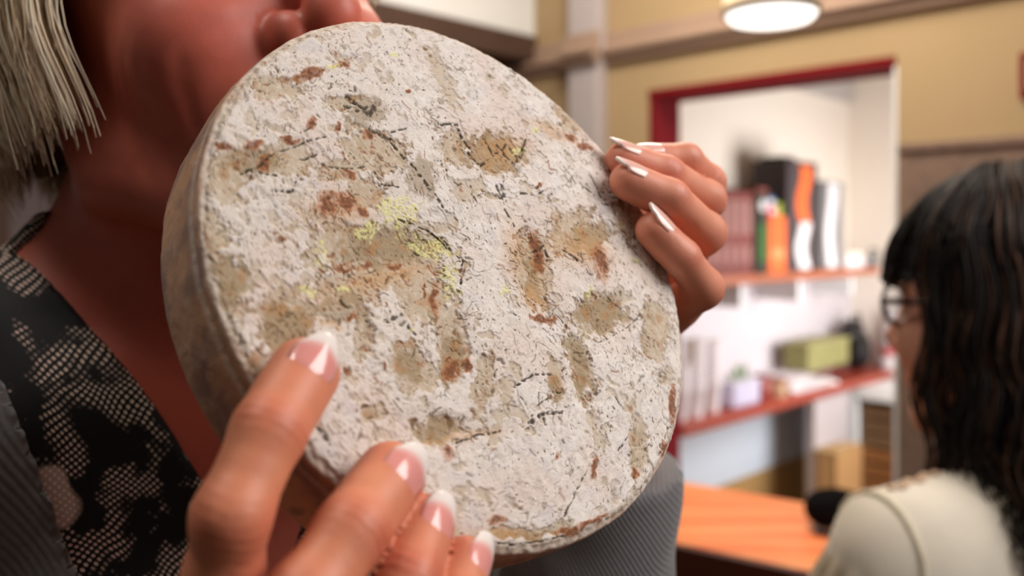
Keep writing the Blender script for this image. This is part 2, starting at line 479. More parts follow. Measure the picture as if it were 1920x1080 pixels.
MB().box(o3, AX, (0.0185, 0.02, 0.006), (0.02, wd * 0.5, 0.026)).build('pale_panel', m_palew, t)

def wave(o0, wd, z0, z1, w, amp, ph, mat, parent, cx=0.5, d=-0.0015):
    n = 24; zs = np.linspace(z0, z1, n)
    xs = cx * wd + amp * np.sin((zs - z0) / (z1 - z0) * 2 * math.pi * 0.9 + ph)
    out = [(x - w / 2, z) for x, z in zip(xs, zs)] + [(x + w / 2, z) for x, z in zip(xs[::-1], zs[::-1])]
    MB().prism(o0, (Vv, ZU, -U), out, -d * 0.05, -d).build('wave_band', mat, parent)
c, o0, wd = carton('tall_carton', 1481, 1538, 0.475, 0.17, SHU, m_dkgrey, 'tallest dark grey carton with an orange and white wavy band', 'box', 0.01)
wave(o0, wd, 0.215, 0.455, 0.1, 0.022, 2.9, m_orange, c, 0.52)
wave(o0, wd, 0.01, 0.21, 0.1, 0.02, 2.2, m_palew, c, 0.5)
MB().box(o0, AX, (0.03, 0.02, 0.474), (0.14, wd * 0.45, 0.492), 0.006).build('flap', m_black, c)
c, o0, wd = carton('wavy_carton', 1545, 1586, 0.40, 0.16, SHU, m_midgrey, 'mid grey carton with a white wavy band beside the tallest carton', 'box', 0.01)
wave(o0, wd, 0.01, 0.39, 0.085, 0.02, 2.6, m_palew, c, 0.42)
c, o0, wd = carton('paper_stack', 1590, 1625, 0.05, 0.15, SHU, m_palew, 'low stack of cream paper at the far end of the upper shelf', 'papers', 0.002)
for k in range(4):
    MB().box(o0, AX, (-0.003 + 0.002 * k, -0.004 * k, 0.0505 + 0.006 * k), (0.15, wd - 0.006 * k, 0.056 + 0.006 * k), 0.001).build('sheet_bundle', m_cream, c)
c, o0, wd = carton('grey_case', 1628, 1655, 0.06, 0.14, SHU, m_midgrey, 'small grey case at the very end of the upper shelf', 'case', 0.008)
MB().tube([o0 + 0.04 * Vv + np.array([0, 0, 0.055]), o0 + 0.045 * Vv + np.array([0, 0, 0.085]), o0 + (wd - 0.045) * Vv + np.array([0, 0, 0.085]), o0 + (wd - 0.04) * Vv + np.array([0, 0, 0.055])], 0.006).build('handle', m_black, c)

# lower shelf: stacks of paper cups
m_cup = material('white_paper_cup', srgb(238, 232, 236), 0.6, 0.3)
def cup_stack(t, dep, n, label):
    b0 = K + t * Vv + dep * U + np.array([0, 0, SHL])
    c = thing('cup_stack', label, 'cups', b0, 'stacks of paper cups')
    for k in range(n):
        z = k * 0.018
        MB().lathe(b0 + np.array([0, 0, z]), WORLD, [(0, 0.004), (0.027, 0.004), (0.027, 0), (0.029, 0), (0.039, 0.102), (0.042, 0.105), (0.042, 0.109), (0.038, 0.109), (0.036, 0.1)], 20).build('cup', m_cup, c, True)
cup_stack(0.105, 0.06, 6, 'shorter stack of white paper cups nearest the doorway jamb')
cup_stack(0.20, 0.05, 11, 'tallest stack of white paper cups on the lower shelf')
cup_stack(0.325, 0.06, 10, 'stack of white paper cups next to the lavender tub')
tb = at(1407, 0.06, SHL); t = thing('lavender_tub', 'pale lavender tub with a folded rim beside the cup stacks', 'tub', tb)
mb = MB(); mb.box(tb, AX, (-0.05, -0.1, 0), (0.07, 0.1, 0.09), 0.012); mb.build('box_body', material('lavender_plastic', srgb(200, 196, 222), 0.4, 0.4), t)
MB().box(tb, AX, (-0.056, -0.106, 0.0905), (0.076, 0.106, 0.1), 0.004).build('lid', material('pale_lavender_lid', srgb(214, 210, 226), 0.4, 0.4), t)
pk = tb + np.array([0, 0, 0.1002])
t = thing('herb_bundle', 'small green herb sprig lying on the lavender tub lid', 'herbs', pk)
mb = MB()
for k in range(14):
    a = rng.uniform(-1, 1, 3); q = pk + Vv * a[0] * 0.06 + U * a[1] * 0.03
    mb.tube([q + np.array([0, 0, 0.002]), q + np.array([a[2] * 0.015, a[0] * 0.01, 0.025]), q + np.array([a[2] * 0.03, a[1] * 0.02, 0.045 + 0.02 * a[0]])], [0.002, 0.006, 0.001], 5)
mb.build('leaf_sprig', material('herb_green', srgb(130, 160, 110), 0.7, 0.2), t)
for px, dep, h, r, colr, lab in ((1448, 0.05, 0.1, 0.04, (150, 60, 50), 'red jar with a dark lid beside the lavender tub'), (1472, 0.04, 0.075, 0.045, (196, 160, 130), 'low tan jar between the red jar and the white papers')):
    b0 = at(px, dep, SHL); t = thing('storage_jar', lab, 'jar', b0)
    MB().lathe(b0, WORLD, [(0, 0), (r * 0.95, 0), (r, 0.006), (r, h * 0.75), (r * 0.8, h * 0.85), (0, h * 0.85)], 24).build('jar_body', material('jar_glaze', srgb(*colr), 0.3, 0.5), t, True)
    MB().lathe(b0, WORLD, [(0, h * 0.85), (r * 0.85, h * 0.85), (r * 0.87, h), (0, h * 1.02)], 24).build('lid', m_maroon, t, True)
b0 = at(1500, 0.02, SHL); t = thing('paper_pile', 'loose pile of white papers spread on the lower shelf', 'papers', b0)
for k in range(7):
    a = rng.uniform(-0.25, 0.25); A2 = (U * math.cos(a) + Vv * math.sin(a), Vv * math.cos(a) - U * math.sin(a), ZU)
    MB().box(b0, A2, (-0.01 + 0.01 * (k % 2), -0.03 - 0.012 * (k % 3), 0.008 * k), (0.17, 0.36 - 0.03 * k, 0.008 * k + 0.007), 0.001).build('paper_sheet', m_palew, t)
m_olive = material('olive_green_box', srgb(150, 146, 96), 0.7, 0.2, vary=(10, 0.85))
b0 = at(1555, 0.075, SHL + 0.061); t = thing('olive_box', 'olive green box with open flaps on the papers at the shelf end', 'box', b0)
MB().box(b0, AX, (-0.02, -0.09, 0.0), (0.1, 0.33, 0.115), 0.008).build('box_body', m_olive, t)
MB().box(b0, AX, (-0.026, -0.095, 0.1155), (0.104, 0.335, 0.126), 0.003).build('lid', material('olive_lid', srgb(166, 162, 112), 0.7, 0.2), t)
b0 = at(1618, 0.03, SHL); t = thing('black_bag', 'black bag slumped behind the olive green box', 'bag', b0)
q = b0 + Vv * 0.2 + U * 0.09
bag = field([(ell(q + ZU * 0.1, np.eye(3), (0.07, 0.07, 0.105)), 0), (ell(q + ZU * 0.18 - Vv * 0.07, np.eye(3), (0.055, 0.055, 0.05)), 0.04), (ell(q + ZU * 0.22 + U * 0.02, np.eye(3), (0.05, 0.06, 0.03)), 0.03)])
Vb, Qb, Nb = nets(bag, q - 0.2, q + np.array([0.2, 0.2, 0.32]), 0.012)
Vb[:, 2] = np.maximum(Vb[:, 2], SHL + 0.001)
np_mesh('bag_body', Vb, Qb, m_black, t)
MB().tube([q + ZU * 0.2 - Vv * 0.05, q + ZU * 0.27 - Vv * 0.03, q + ZU * 0.275 + Vv * 0.03, q + ZU * 0.2 + Vv * 0.05], 0.008).build('handle', m_black, t)
b0 = at(1672, 0.0, SHL); t = thing('white_canister', 'white canister with a red band at the far end of the lower shelf', 'canister', b0)
MB().lathe(b0, WORLD, [(0, 0), (0.06, 0), (0.062, 0.006), (0.062, 0.07), (0, 0.07)], 24).build('can_base', m_palew, t, True)
MB().lathe(b0, WORLD, [(0, 0.0705), (0.05, 0.0705), (0.05, 0.11), (0, 0.11)], 24).build('red_band', m_red2, t, True)
MB().lathe(b0, WORLD, [(0, 0.1105), (0.046, 0.1105), (0.04, 0.2), (0.022, 0.24), (0.022, 0.3), (0, 0.3)], 24).build('neck', m_palew, t, True)
# white open rack with wooden crates, under the shelf end
m_crate = material('crate_wood', srgb(150, 100, 58), 0.7, 0.2, vary=(12, 0.75), bump=(30, 0.3))
m_crate2 = material('dark_crate_wood', srgb(120, 92, 66), 0.7, 0.2, vary=(12, 0.75), bump=(30, 0.3))
rk0 = K + 1.505 * Vv + 0.05 * U; rk = thing('white_rack', 'white open rack below the end of the lower shelf holding crates', 'rack', rk0)
RA = (-U, Vv, ZU)
for a in (0.0, 0.34):
    for b in (0.0, 0.36):
        MB().box(rk0, RA, (a, b, 0), (a + 0.04, b + 0.04, SHL - 0.1), 0.003).build('leg', m_white, rk)
MB().box(rk0, RA, (0, 0, SHL - 0.1), (0.38, 0.4, SHL - 0.042), 0.003).build('top', m_white, rk)
def crate(o0, ax, sz, mat, label, grp):
    c = thing('wooden_crate', label, 'crate', o0, grp)
    L, W, H = sz; n = 3; g = H / n
    for k in range(n):
        for lo, hi in (((0, 0), (L, 0.01)), ((0, W - 0.01), (L, W)), ((0, 0.011), (0.01, W - 0.011)), ((L - 0.01, 0.011), (L, W - 0.011))):
            MB().box(o0, ax, (lo[0], lo[1], k * g + 0.004), (hi[0], hi[1], (k + 1) * g - 0.008)).build('slat', mat, c)
    for x in (0.011, L - 0.036):
        for y in (0.011, W - 0.036): MB().box(o0, ax, (x, y, 0), (x + 0.025, y + 0.025, H - 0.002)).build('corner_post', mat, c)
    MB().box(o0, ax, (0.011, 0.011, 0.002), (L - 0.011, W - 0.011, 0.012)).build('base_board', mat, c)
cr0 = rk0 - 0.042 * U + 0.05 * Vv
crate(cr0, RA, (0.29, 0.3, 0.22), m_crate, 'orange brown slatted crate standing on the floor inside the white rack', 'crates in the rack')
crate(cr0 + ZU * 0.221, RA, (0.29, 0.3, 0.22), m_crate, 'middle slatted crate of the stack inside the white rack', 'crates in the rack')
crate(cr0 + ZU * 0.442, RA, (0.29, 0.3, 0.20), m_crate2, 'darker topmost slatted crate of the stack inside the white rack', 'crates in the rack')
b0 = K + 1.08 * Vv + 0.012 * U; t = thing('cardboard_box', 'plain tan cardboard box on the floor before the grey shelf leg', 'box', b0)
MB().box(b0, RA, (0, 0, 0), (0.1, 0.26, 0.5), 0.004).build('box_body', material('tan_cardboard', srgb(176, 136, 92), 0.8, 0.1, vary=(8, 0.9)), t)
MB().box(b0, RA, (0.03, -0.001, 0.28), (0.07, 0.2605, 0.5005)).build('tape', material('parcel_tape', srgb(190, 156, 110), 0.3, 0.5), t)
MB().box(b0, RA, (-0.002, -0.002, 0.485), (0.102, 0.128, 0.503), 0.001).build('flap', m_floor2, t)

# red framed board on the wall, at the right edge
b0 = J + -1.13 * U + np.array([0, 0, CZ + 0.335]); t = thing('framed_board', 'small dark red framed board on the tan wall at the right edge', 'sign', b0)
MB().box(b0, AX, (-0.3, -0.025, 0), (0.0, -0.001, 0.115), 0.004).build('frame', m_red, t)
MB().box(b0, AX, (-0.28, -0.027, 0.02), (-0.02, -0.0252, 0.095)).build('board', m_cream, t)

# pendant lamp
L0 = P(1446, 40, 2.0); lp = thing('pendant_lamp', 'cream drum pendant lamp with a glowing white underside', 'lamp', L0)
lr = 0.097
MB().lathe(L0, WORLD, [(lr + 0.008, 0.03), (lr + 0.009, 0.2), (lr + 0.006, 0.2), (lr + 0.005, 0.03)], 48).build('lamp_shade', material('lamp_shade_fabric', srgb(240, 222, 190), 0.8, 0.1, emit=srgb(255, 226, 180), emit_strength=0.75), lp, True)
MB().lathe(L0, WORLD, [(lr + 0.004, 0.014), (lr + 0.0115, 0.014), (lr + 0.0115, 0.031), (lr + 0.004, 0.031), (lr + 0.004, 0.014)], 48).build('rim_ring', material('dark_bronze_ring', srgb(120, 100, 84), 0.4, 0.5, metal=0.6), lp, True)
MB().lathe(L0, WORLD, [(0, -0.006), (lr * 0.6, -0.004), (lr * 0.92, 0.002), (lr + 0.002, 0.012), (lr + 0.002, 0.02), (0, 0.02)], 48).build('diffuser', material('glowing_diffuser', (1, 1, 1, 1), 0.6, 0.1, emit=(1.0, 0.96, 0.88, 1), emit_strength=2.2), lp, True)
MB().tube([L0 + ZU * 0.19, L0 + ZU * (CEIL - L0[2])], 0.004).build('cord', m_black, lp)
MB().lathe(L0 + ZU * 0.185, WORLD, [(0.02, 0), (0.02, 0.03), (0.006, 0.05), (0, 0.05)], 16).build('lamp_holder', m_black, lp, True)
for k in range(3):
    a = k * 2.094; MB().tube([L0 + ZU * 0.19, L0 + ZU * 0.195 + (lr + 0.006) * np.array([math.cos(a), math.sin(a), 0])], 0.002).build('spoke', m_black, lp)

# counter
CH = CZ - 0.5
E1 = NV((0.824, -0.566, 0)); E2 = NV((0.566, 0.824, 0)); c0 = P(1195, 1000, 0.5 * F / 561)
c0[2] = 0
m_ctop = material('orange_varnished_wood', srgb(236, 128, 70), 0.38, 0.5, bump=(30, 0.05))
nt = m_ctop.node_tree; wv = nt.nodes.new('ShaderNodeTexNoise'); mp = nt.nodes.new('ShaderNodeMapping'); tcn = nt.nodes.new('ShaderNodeTexCoord')
mp.inputs['Rotation'].default_value = (0, 0, math.radians(34.5)); mp.inputs['Scale'].default_value = (4, 45, 10); wv.inputs['Scale'].default_value = 1.0; wv.inputs['Detail'].default_value = 5
cr = nt.nodes.new('ShaderNodeValToRGB'); cr.color_ramp.elements[0].color = srgb(232, 112, 62); cr.color_ramp.elements[1].color = srgb(255, 172, 112)
cr.color_ramp.elements[0].position = 0.3; cr.color_ramp.elements[1].position = 0.7
nt.links.new(tcn.outputs['Object'], mp.inputs['Vector']); nt.links.new(mp.outputs[0], wv.inputs['Vector']); nt.links.new(wv.outputs['Fac'], cr.inputs[0])
nt.links.new(cr.outputs[0], nt.nodes['Principled BSDF'].inputs['Base Color'])
m_cdark = material('dark_stained_wood', srgb(74, 30, 18), 0.45, 0.4, vary=(14, 0.7), bump=(40, 0.15))
CA = (E1, E2, ZU)
ct = thing('bar_counter', 'wooden bar counter with a glossy orange top and dark front', 'counter', c0)
for k in range(3):
    MB().box(c0, CA, (-0.6, 0.0 + k * 0.11 + (0.0008 if k else 0), CH - 0.035), (1.3, (k + 1) * 0.11, CH), 0.003).build('top_board', m_ctop, ct)
MB().box(c0, CA, (-0.6, -0.012, CH - 0.075), (1.3, 0.0, CH - 0.002), 0.004).build('edge_strip', m_cdark, ct)
MB().box(c0, CA, (-0.58, 0.02, 0.1), (1.28, 0.31, CH - 0.036), 0.003).build('front_panel', m_cdark, ct)
for k in range(7):
    MB().box(c0, CA, (-0.56 + k * 0.265, 0.008, 0.16), (-0.325 + k * 0.265, 0.02, CH - 0.12), 0.006).build('panel', m_cdark, ct)
MB().box(c0, CA, (-0.56, 0.05, 0), (1.26, 0.29, 0.1)).build('plinth', m_black, ct)
# microphone on the counter
md = 1.5; mh = P(1543, 952, md); mh[2] = CH + 0.033
mc = thing('microphone', 'black foam covered microphone lying on the orange counter by the shoulder', 'microphone', mh)
MA = (np.cross(ZU, NV((0.93, 0.36, 0))), ZU, NV((0.93, 0.36, 0)))
m_foam = material('black_foam', srgb(14, 13, 14), 0.95, 0.1, bump=(900, 0.6, 0.001))
MB().lathe(mh - MA[2] * 0.032, MA, [(0, 0), (0.012, 0.003), (0.022, 0.01), (0.03, 0.024), (0.032, 0.045), (0.03, 0.07), (0.024, 0.09), (0.02, 0.1), (0, 0.1)], 28).build('foam_windscreen', m_foam, mc, True)
MB().lathe(mh, MA, [(0, 0.068), (0.016, 0.068), (0.013, 0.2), (0.011, 0.21), (0, 0.21)], 20).build('handle', m_black, mc, True)
MB().tube([mh + MA[2] * 0.2, mh + MA[2] * 0.25 - ZU * 0.015, mh + MA[2] * 0.3 + MA[0] * 0.04 - ZU * 0.029, mh + MA[2] * 0.42 + MA[0] * 0.02 - ZU * 0.029], 0.003).build('cable', m_black, mc)
pn = P(1530, 1003, 0.5 * F / (1003 - CY)); pn[2] = CH
t = thing('pen', 'small dark pen lying on the orange counter below the microphone', 'pen', pn)
MB().tube([pn + ZU * 0.0052, pn + E1 * 0.09 + ZU * 0.0052], 0.005).build('barrel', m_black, t)
MB().tube([pn + ZU * 0.0052, pn - E1 * 0.012 + ZU * 0.0048], [0.0048, 0.001]).build('tip', m_metal, t)
# ------------------------------------------------------------------ the cheese wheel
CC = np.array([-0.009, 0.2918, CZ - 0.007])
_a, _b = 0.7357, 0.4594
CN = np.array([math.sin(_a) * math.cos(_b), -math.cos(_a) * math.cos(_b), math.sin(_b)])
CU = NV(np.cross((0, 0, 1), CN)); CV = np.cross(CN, CU)
CR, CT = 0.095, 0.0365
CAM = np.array([0, 0, CZ])
def plane_d(px, py, off=0.0):
    """depth at which the ray through a pixel meets the plane of the cheese face, moved back by off"""
    r = np.array([(px - CX) / F, 1.0, (CY - py) / F])
    return float(((CC - CN * off - CAM) @ CN) / (r @ CN))
def loc(px, py):
    p = P(px, py, plane_d(px, py)) - CC
    return np.array([p @ CU, p @ CV])

def build_cheese():
    prof = [(r, 0.0) for r in np.linspace(0, CR - 0.0042, 400)]
    for a in np.linspace(0, math.pi / 2, 34)[1:]:
        prof.append((CR - 0.0042 + 0.0042 * math.sin(a), -0.0042 + 0.0042 * math.cos(a)))
    for t in np.linspace(0, 1, 60)[1:]:
        prof.append((CR - 0.0011 * math.exp(-((t - 0.08) / 0.07) ** 2) + 0.0006 * math.sin(t * math.pi), -0.0042 - t * (CT - 0.0042 - 0.007)))
    for a in np.linspace(0, math.pi / 2, 16)[1:]:
        prof.append((CR - 0.007 + 0.007 * math.cos(a), -CT + 0.007 - 0.007 * math.sin(a)))
    for r in np.linspace(CR - 0.007, 0, 24)[1:]: prof.append((r, -CT))
    prof = np.array(prof); m = len(prof); n = 1100
    tg = np.gradient(prof, axis=0); nr = np.stack([-tg[:, 1], tg[:, 0]], 1); nr /= np.linalg.norm(nr, axis=1)[:, None]
    nr[:2] = (0, 1); nr *= -1 if nr[200, 1] < 0 else 1
    th = np.arange(n) * 2 * np.pi / n
    ct, st = np.cos(th), np.sin(th)
    r0, z0 = prof[:, 0][:, None], prof[:, 1][:, None]
    X = r0 * ct; Y = r0 * st; Z = np.broadcast_to(z0, X.shape)
    NX = nr[:, 0][:, None] * ct; NY = nr[:, 0][:, None] * st; NZ = np.broadcast_to(nr[:, 1][:, None], X.shape)
    p = np.stack([X, Y, Z], -1).reshape(-1, 3) * 1000.0     # mm
    N = np.stack([NX, NY, NZ], -1).reshape(-1, 3)
    rad = np.hypot(p[:, 0], p[:, 1])
    front = sstep(0.3, 0.9, N[:, 2])
    side = sstep(0.75, 0.25, np.abs(N[:, 2]))
    # organic warp of the feature coordinates
    wx = 3.0 * fbm(p / 9.0, 3) + 1.1 * noise(p / 2.6 + 40); wy = 3.0 * fbm(p / 9.0 + 91, 3) + 1.1 * noise(p / 2.6 + 77)
    q = np.stack([p[:, 0] + wx, p[:, 1] + wy], 1)
    q2 = np.stack([p[:, 0] + 0.35 * wx, p[:, 1] + 0.35 * wy], 1)
    def blob(px, py, rx, ry, rot=0.0, soft=0.45):
        # axes given in photograph pixels, mapped onto the face
        c = loc(px, py) * 1000; a = math.radians(rot)
        ex = loc(px + rx * math.cos(a), py + rx * math.sin(a)) * 1000 - c; ey = loc(px - ry * math.sin(a), py + ry * math.cos(a)) * 1000 - c
        M = np.linalg.inv(np.stack([ex, ey], 1)); k = (q - c) @ M.T
        d = np.hypot(k[:, 0], k[:, 1])
        return np.exp(-0.75 * d * d) * front
    def many(L):
        v = np.zeros(len(p))
        for b in L: v = np.maximum(v, blob(*b))
        return v
    def strokes(L):
        v = np.zeros(len(p))
        for pts, wd in L:
            P2 = [loc(*x) * 1000 for x in pts]
            for A, B in zip(P2, P2[1:]):
                near = np.argwhere((np.abs(q2[:, 0] - (A[0] + B[0]) / 2) < 14) & (np.abs(q2[:, 1] - (A[1] + B[1]) / 2) < 14) & (front > 0.1))[:, 0]
                ab = B - A; t = np.clip(((q2[near] - A) @ ab) / (ab @ ab), 0, 1)
                d = np.linalg.norm(q2[near] - A - t[:, None] * ab, axis=1)
                nn = noise(p[near] / 1.7 + 5)
                v[near] = np.maximum(v[near], sstep(wd, wd * 0.3, d * (1.0 + 0.8 * np.abs(noise(p[near] / 2.5 + 15)))) * sstep(-0.35, 0.15, nn))
        return v
    ragged = 0.34 * fbm(p / 7.0 + 21, 3) + 0.30 * fbm(p / 2.2 + 61, 3)
    rag = lambda g, a=0.34, b=0.66, k=1.25: sstep(a, b, g + k * ragged * (g > 0.02))
    bald_g = many([(715, 480, 130, 60, 8), (650, 540, 70, 35), (805, 560, 45, 60), (848, 275, 26, 34), (1000, 500, 30, 80, -12), (1088, 690, 20, 80, -14),
                 (1128, 590, 50, 45), (770, 680, 34, 45), (850, 640, 30, 80), (685, 620, 16, 60), (830, 800, 50, 24), (1040, 720, 18, 40), (1080, 440, 60, 45),
                 (540, 610, 50, 80), (430, 540, 40, 70), (430, 330, 40, 60), (1000, 1000, 90, 12), (905, 720, 20, 60), (930, 290, 55, 40), (700, 285, 60, 45),
                 (540, 300, 45, 35), (640, 320, 50, 22), (690, 360, 40, 25), (800, 700, 24, 30), (740, 890, 22, 30), (700, 770, 24, 14), (1200, 840, 18, 60),
                 (520, 160, 50, 22), (640, 190, 26, 16), (1180, 400, 30, 50), (1230, 620, 30, 60), (1070, 225, 40, 18, 40), (400, 430, 22, 50), (470, 690, 30, 40)])
    bald = rag(bald_g)
    ochre = many([(1090, 475, 60, 28, 10), (640, 395, 52, 26), (1000, 560, 24, 22), (620, 610, 20, 8), (960, 470, 18, 50), (720, 520, 90, 14, -12), (880, 815, 50, 8, -8), (950, 280, 46, 24), (1040, 250, 40, 10, 25), (930, 1000, 60, 10)])
    rust = many([(608, 385, 24, 22), (650, 378, 26, 16), (675, 392, 16, 10), (580, 138, 34, 9, -14), (640, 120, 18, 7), (583, 232, 13, 15), (632, 238, 8, 11), (658, 326, 15, 7), (690, 250, 8, 12, -30),
                 (1008, 470, 10, 48, -14), (1125, 490, 12, 36, -12), (1018, 600, 26, 9), (850, 690, 14, 26), (875, 680, 10, 14), (690, 495, 14, 9), (742, 495, 12, 8), (650, 500, 18, 6, 20), (820, 560, 8, 38, 8), (800, 545, 6, 20),
                 (930, 972, 20, 13), (1110, 982, 40, 9, -25), (1070, 1005, 30, 9), (840, 848, 14, 16), (1040, 855, 7, 12), (533, 446, 9, 7), (1010, 350, 10, 5), (1070, 260, 14, 8), (1095, 275, 16, 6, 30),
                 (765, 170, 7, 5), (660, 590, 10, 8), (650, 690, 12, 10), (1262, 760, 8, 40), (1250, 850, 10, 20), (1195, 890, 8, 12), (535, 260, 20, 6, 10), (470, 270, 18, 12), (420, 275, 14, 9), (500, 305, 10, 16), (1115, 880, 6, 30, 15), (720, 690, 5, 10), (690, 655, 6, 5)])
    dark = strokes([([(640, 195), (665, 205), (690, 200)], 1.1), ([(650, 180), (690, 215), (700, 200)], 1.6), ([(690, 240), (730, 260), (755, 295)], 0.9), ([(770, 310), (800, 350), (828, 388)], 0.8), ([(818, 236), (855, 232), (868, 262), (885, 285)], 0.8),
                    ([(905, 255), (925, 290), (950, 270), (975, 300), (985, 262)], 0.8), ([(930, 270), (965, 310), (985, 285)], 0.9), ([(880, 290), (900, 310), (915, 300)], 0.9), ([(930, 350), (945, 385), (940, 350)], 1.1), ([(945, 395), (962, 425)], 0.8),
                    ([(968, 362), (1000, 368), (1020, 360)], 0.6), ([(965, 728), (1000, 705), (1035, 704)], 0.65), ([(975, 748), (990, 768)], 0.5), ([(1000, 772), (1035, 745), (1055, 735)], 0.5), ([(725, 603), (755, 590)], 1.2), ([(765, 612), (778, 628)], 0.8),
                    ([(450, 325), (490, 308), (520, 284), (570, 266), (610, 258)], 0.6), ([(480, 320), (515, 330)], 0.7), ([(510, 360), (548, 358), (552, 340)], 0.6), ([(850, 828), (900, 815), (935, 808)], 0.6), ([(990, 795), (1020, 782), (1055, 775)], 0.9), ([(1020, 790), (1025, 800)], 0.8),
                    ([(830, 450), (868, 490), (862, 540)], 0.6), ([(745, 410), (800, 430), (840, 465)], 0.5), ([(1055, 470), (1080, 488)], 0.9), ([(1000, 470), (1020, 462), (1028, 486)], 0.6), ([(1085, 345), (1110, 365)], 0.5), ([(1105, 330), (1125, 370)], 0.7), ([(1140, 555), (1190, 600)], 0.5),
                    ([(1125, 645), (1180, 615), (1200, 590)], 0.4), ([(560, 300), (590, 290)], 0.5), ([(600, 305), (640, 318), (680, 312)], 0.5), ([(700, 320), (715, 345), (745, 350)], 0.6), ([(880, 350), (890, 380)], 0.4), ([(730, 250), (760, 240)], 0.5), ([(1155, 745), (1170, 770)], 0.6), ([(1180, 820), (1160, 850)], 0.5), ([(780, 640), (790, 660)], 0.6),
                    ([(590, 235), (560, 250)], 0.5), ([(640, 560), (660, 580)], 0.7), ([(560, 660), (580, 690)], 0.6), ([(860, 1008), (960, 1022), (1060, 1012)], 0.5), ([(1060, 975), (1080, 930), (1105, 880)], 0.45), ([(600, 800), (620, 830)], 0.9), ([(735, 830), (720, 845)], 0.9), ([(970, 600), (960, 590)], 0.6), ([(962, 620), (972, 625)], 0.6)])
    yellow = many([(745, 395, 34, 28), (695, 432, 24, 20), (800, 462, 50, 20, 22), (845, 520, 16, 40), (608, 472, 16, 26), (578, 545, 22, 12), (650, 540, 20, 7), (940, 542, 9, 13), (1108, 545, 9, 9), (1188, 490, 8, 8), (738, 105, 10, 6), (625, 122, 13, 7), (975, 285, 16, 10), (905, 1008, 11, 6), (770, 622, 6, 6), (1000, 245, 8, 5)])
    rust_g, yel_g = rust, yellow
    rust = rag(rust, 0.50, 0.72, 1.6); yellow = rag(yellow, 0.42, 0.7, 1.4)
    # generic rind texture
    w3 = p + 1.3 * np.stack([noise(p / 3.1), noise(p / 3.1 + 31), noise(p / 3.1 + 63)], 1)
    big = fbm(p / 16.0 + 3, 4)
    clump = fbm(w3 / 4.2 + 11, 3)                                  # fuzzy clumps
    ridge = np.abs(noise(w3 / 5.5 + 200)); ridge2 = np.abs(noise(w3 / 2.4 + 300))
    fine = fbm(p / 1.1 + 9, 2)
    right = np.clip((p[:, 0] + 20) / 110, 0, 1)
    baldg = np.maximum(bald, sstep(0.16, 0.34, big + 0.45 * clump) * 0.8 * front)
    left = sstep(5, -80, p[:, 0] + 14 * noise(p / 20 + 5))
    baldg = np.maximum(baldg, left * front * sstep(-0.1, 0.35, clump + 0.3 * fine) * 0.8)
    baldg = np.maximum(baldg, front * sstep(90.5, 94, rad + 2 * clump) * 0.8)
    crack = sstep(0.055, 0.0, ridge) * sstep(-0.05, 0.35, noise(p / 9 + 55)) * front
    crack2 = sstep(0.06, 0.01, ridge2) * sstep(0.25, 0.55, fbm(p / 6 + 88, 2)) * front
    fleck = sstep(0.5, 0.66, noise(w3 / 1.15 + 400) + 0.12 * right + 0.1 * baldg) * sstep(-0.1, 0.3, noise(p / 7.0 + 120)) * front
    specks = sstep(0.46, 0.62, noise(p / np.array([0.9, 1.5, 0.9]) + 500) + 0.14 * right - 0.25 * bald) * sstep(-0.2, 0.4, noise(p / 12 + 77)) * front
    rustg = sstep(0.42, 0.6, fbm(w3 / 3.6 + 610, 2) + 0.12 * baldg) * front * sstep(0.0, 0.3, noise(p / 14 + 9))
    # short curled flakes of broken rind, scattered and crowding round the bald patches
    g2 = np.random.default_rng(21)
    fl_d = np.zeros(len(p)); fl_r = np.zeros(len(p)); fl_h = np.zeros(len(p))
    order = np.argsort(q2[:, 0]); qs = q2[order, 0]; fr_o = front[order] > 0.2
    gi = order[fr_o]; qs = qs[fr_o]
    made = 0
    for _ in range(2600):
        if made >= 230: break
        rr_ = 93 * math.sqrt(g2.random()); aa = g2.random() * 6.283
        c0_ = np.array([rr_ * math.cos(aa), rr_ * math.sin(aa)])
        lo_, hi_ = np.searchsorted(qs, (c0_[0] - 0.4, c0_[0] + 0.4)); s_ = gi[lo_:hi_]
        if len(s_) == 0: continue
        kk = s_[np.argmin(np.abs(q2[s_, 1] - c0_[1]))]
        if g2.random() > 0.25 + 1.3 * bald_g[kk] * (1 - bald_g[kk]) + 0.35 * (noise((p[kk] / 13.0 + 50)[None])[0] > 0.05) : continue
        made += 1
        Lm = g2.uniform(0.8, 4.2) * (1.4 if g2.random() < 0.2 else 1); a0 = g2.normal(-0.9, 0.8); a1 = a0 + g2.normal(0, 0.5)
        P2 = [c0_, c0_ + Lm * 0.5 * np.array([math.cos(a0), math.sin(a0)])]; P2.append(P2[1] + Lm * 0.5 * np.array([math.cos(a1), math.sin(a1)]))
        wd = g2.uniform(0.22, 0.55) * (1.7 if g2.random() < 0.15 else 1)
        lo_, hi_ = np.searchsorted(qs, (min(x[0] for x in P2) - 1.2, max(x[0] for x in P2) + 1.2)); s_ = gi[lo_:hi_]
        s_ = s_[np.abs(q2[s_, 1] - P2[1][1]) < Lm * 0.5 + 1.5]
        d = np.full(len(s_), 9.0)
        for A, B in zip(P2, P2[1:]):
            ab = B - A; t = np.clip(((q2[s_] - A) @ ab) / (ab @ ab), 0, 1); d = np.minimum(d, np.linalg.norm(q2[s_] - A - t[:, None] * ab, axis=1))
        m_ = sstep(wd, wd * 0.3, d) * g2.uniform(0.45, 1.0)
        if g2.random() < 0.62: fl_d[s_] = np.maximum(fl_d[s_], m_)
        else: fl_r[s_] = np.maximum(fl_r[s_], m_)
        fl_h[s_] = np.maximum(fl_h[s_], np.exp(-((d - wd * 1.6) / (wd * 0.9)) ** 2) * 0.4)
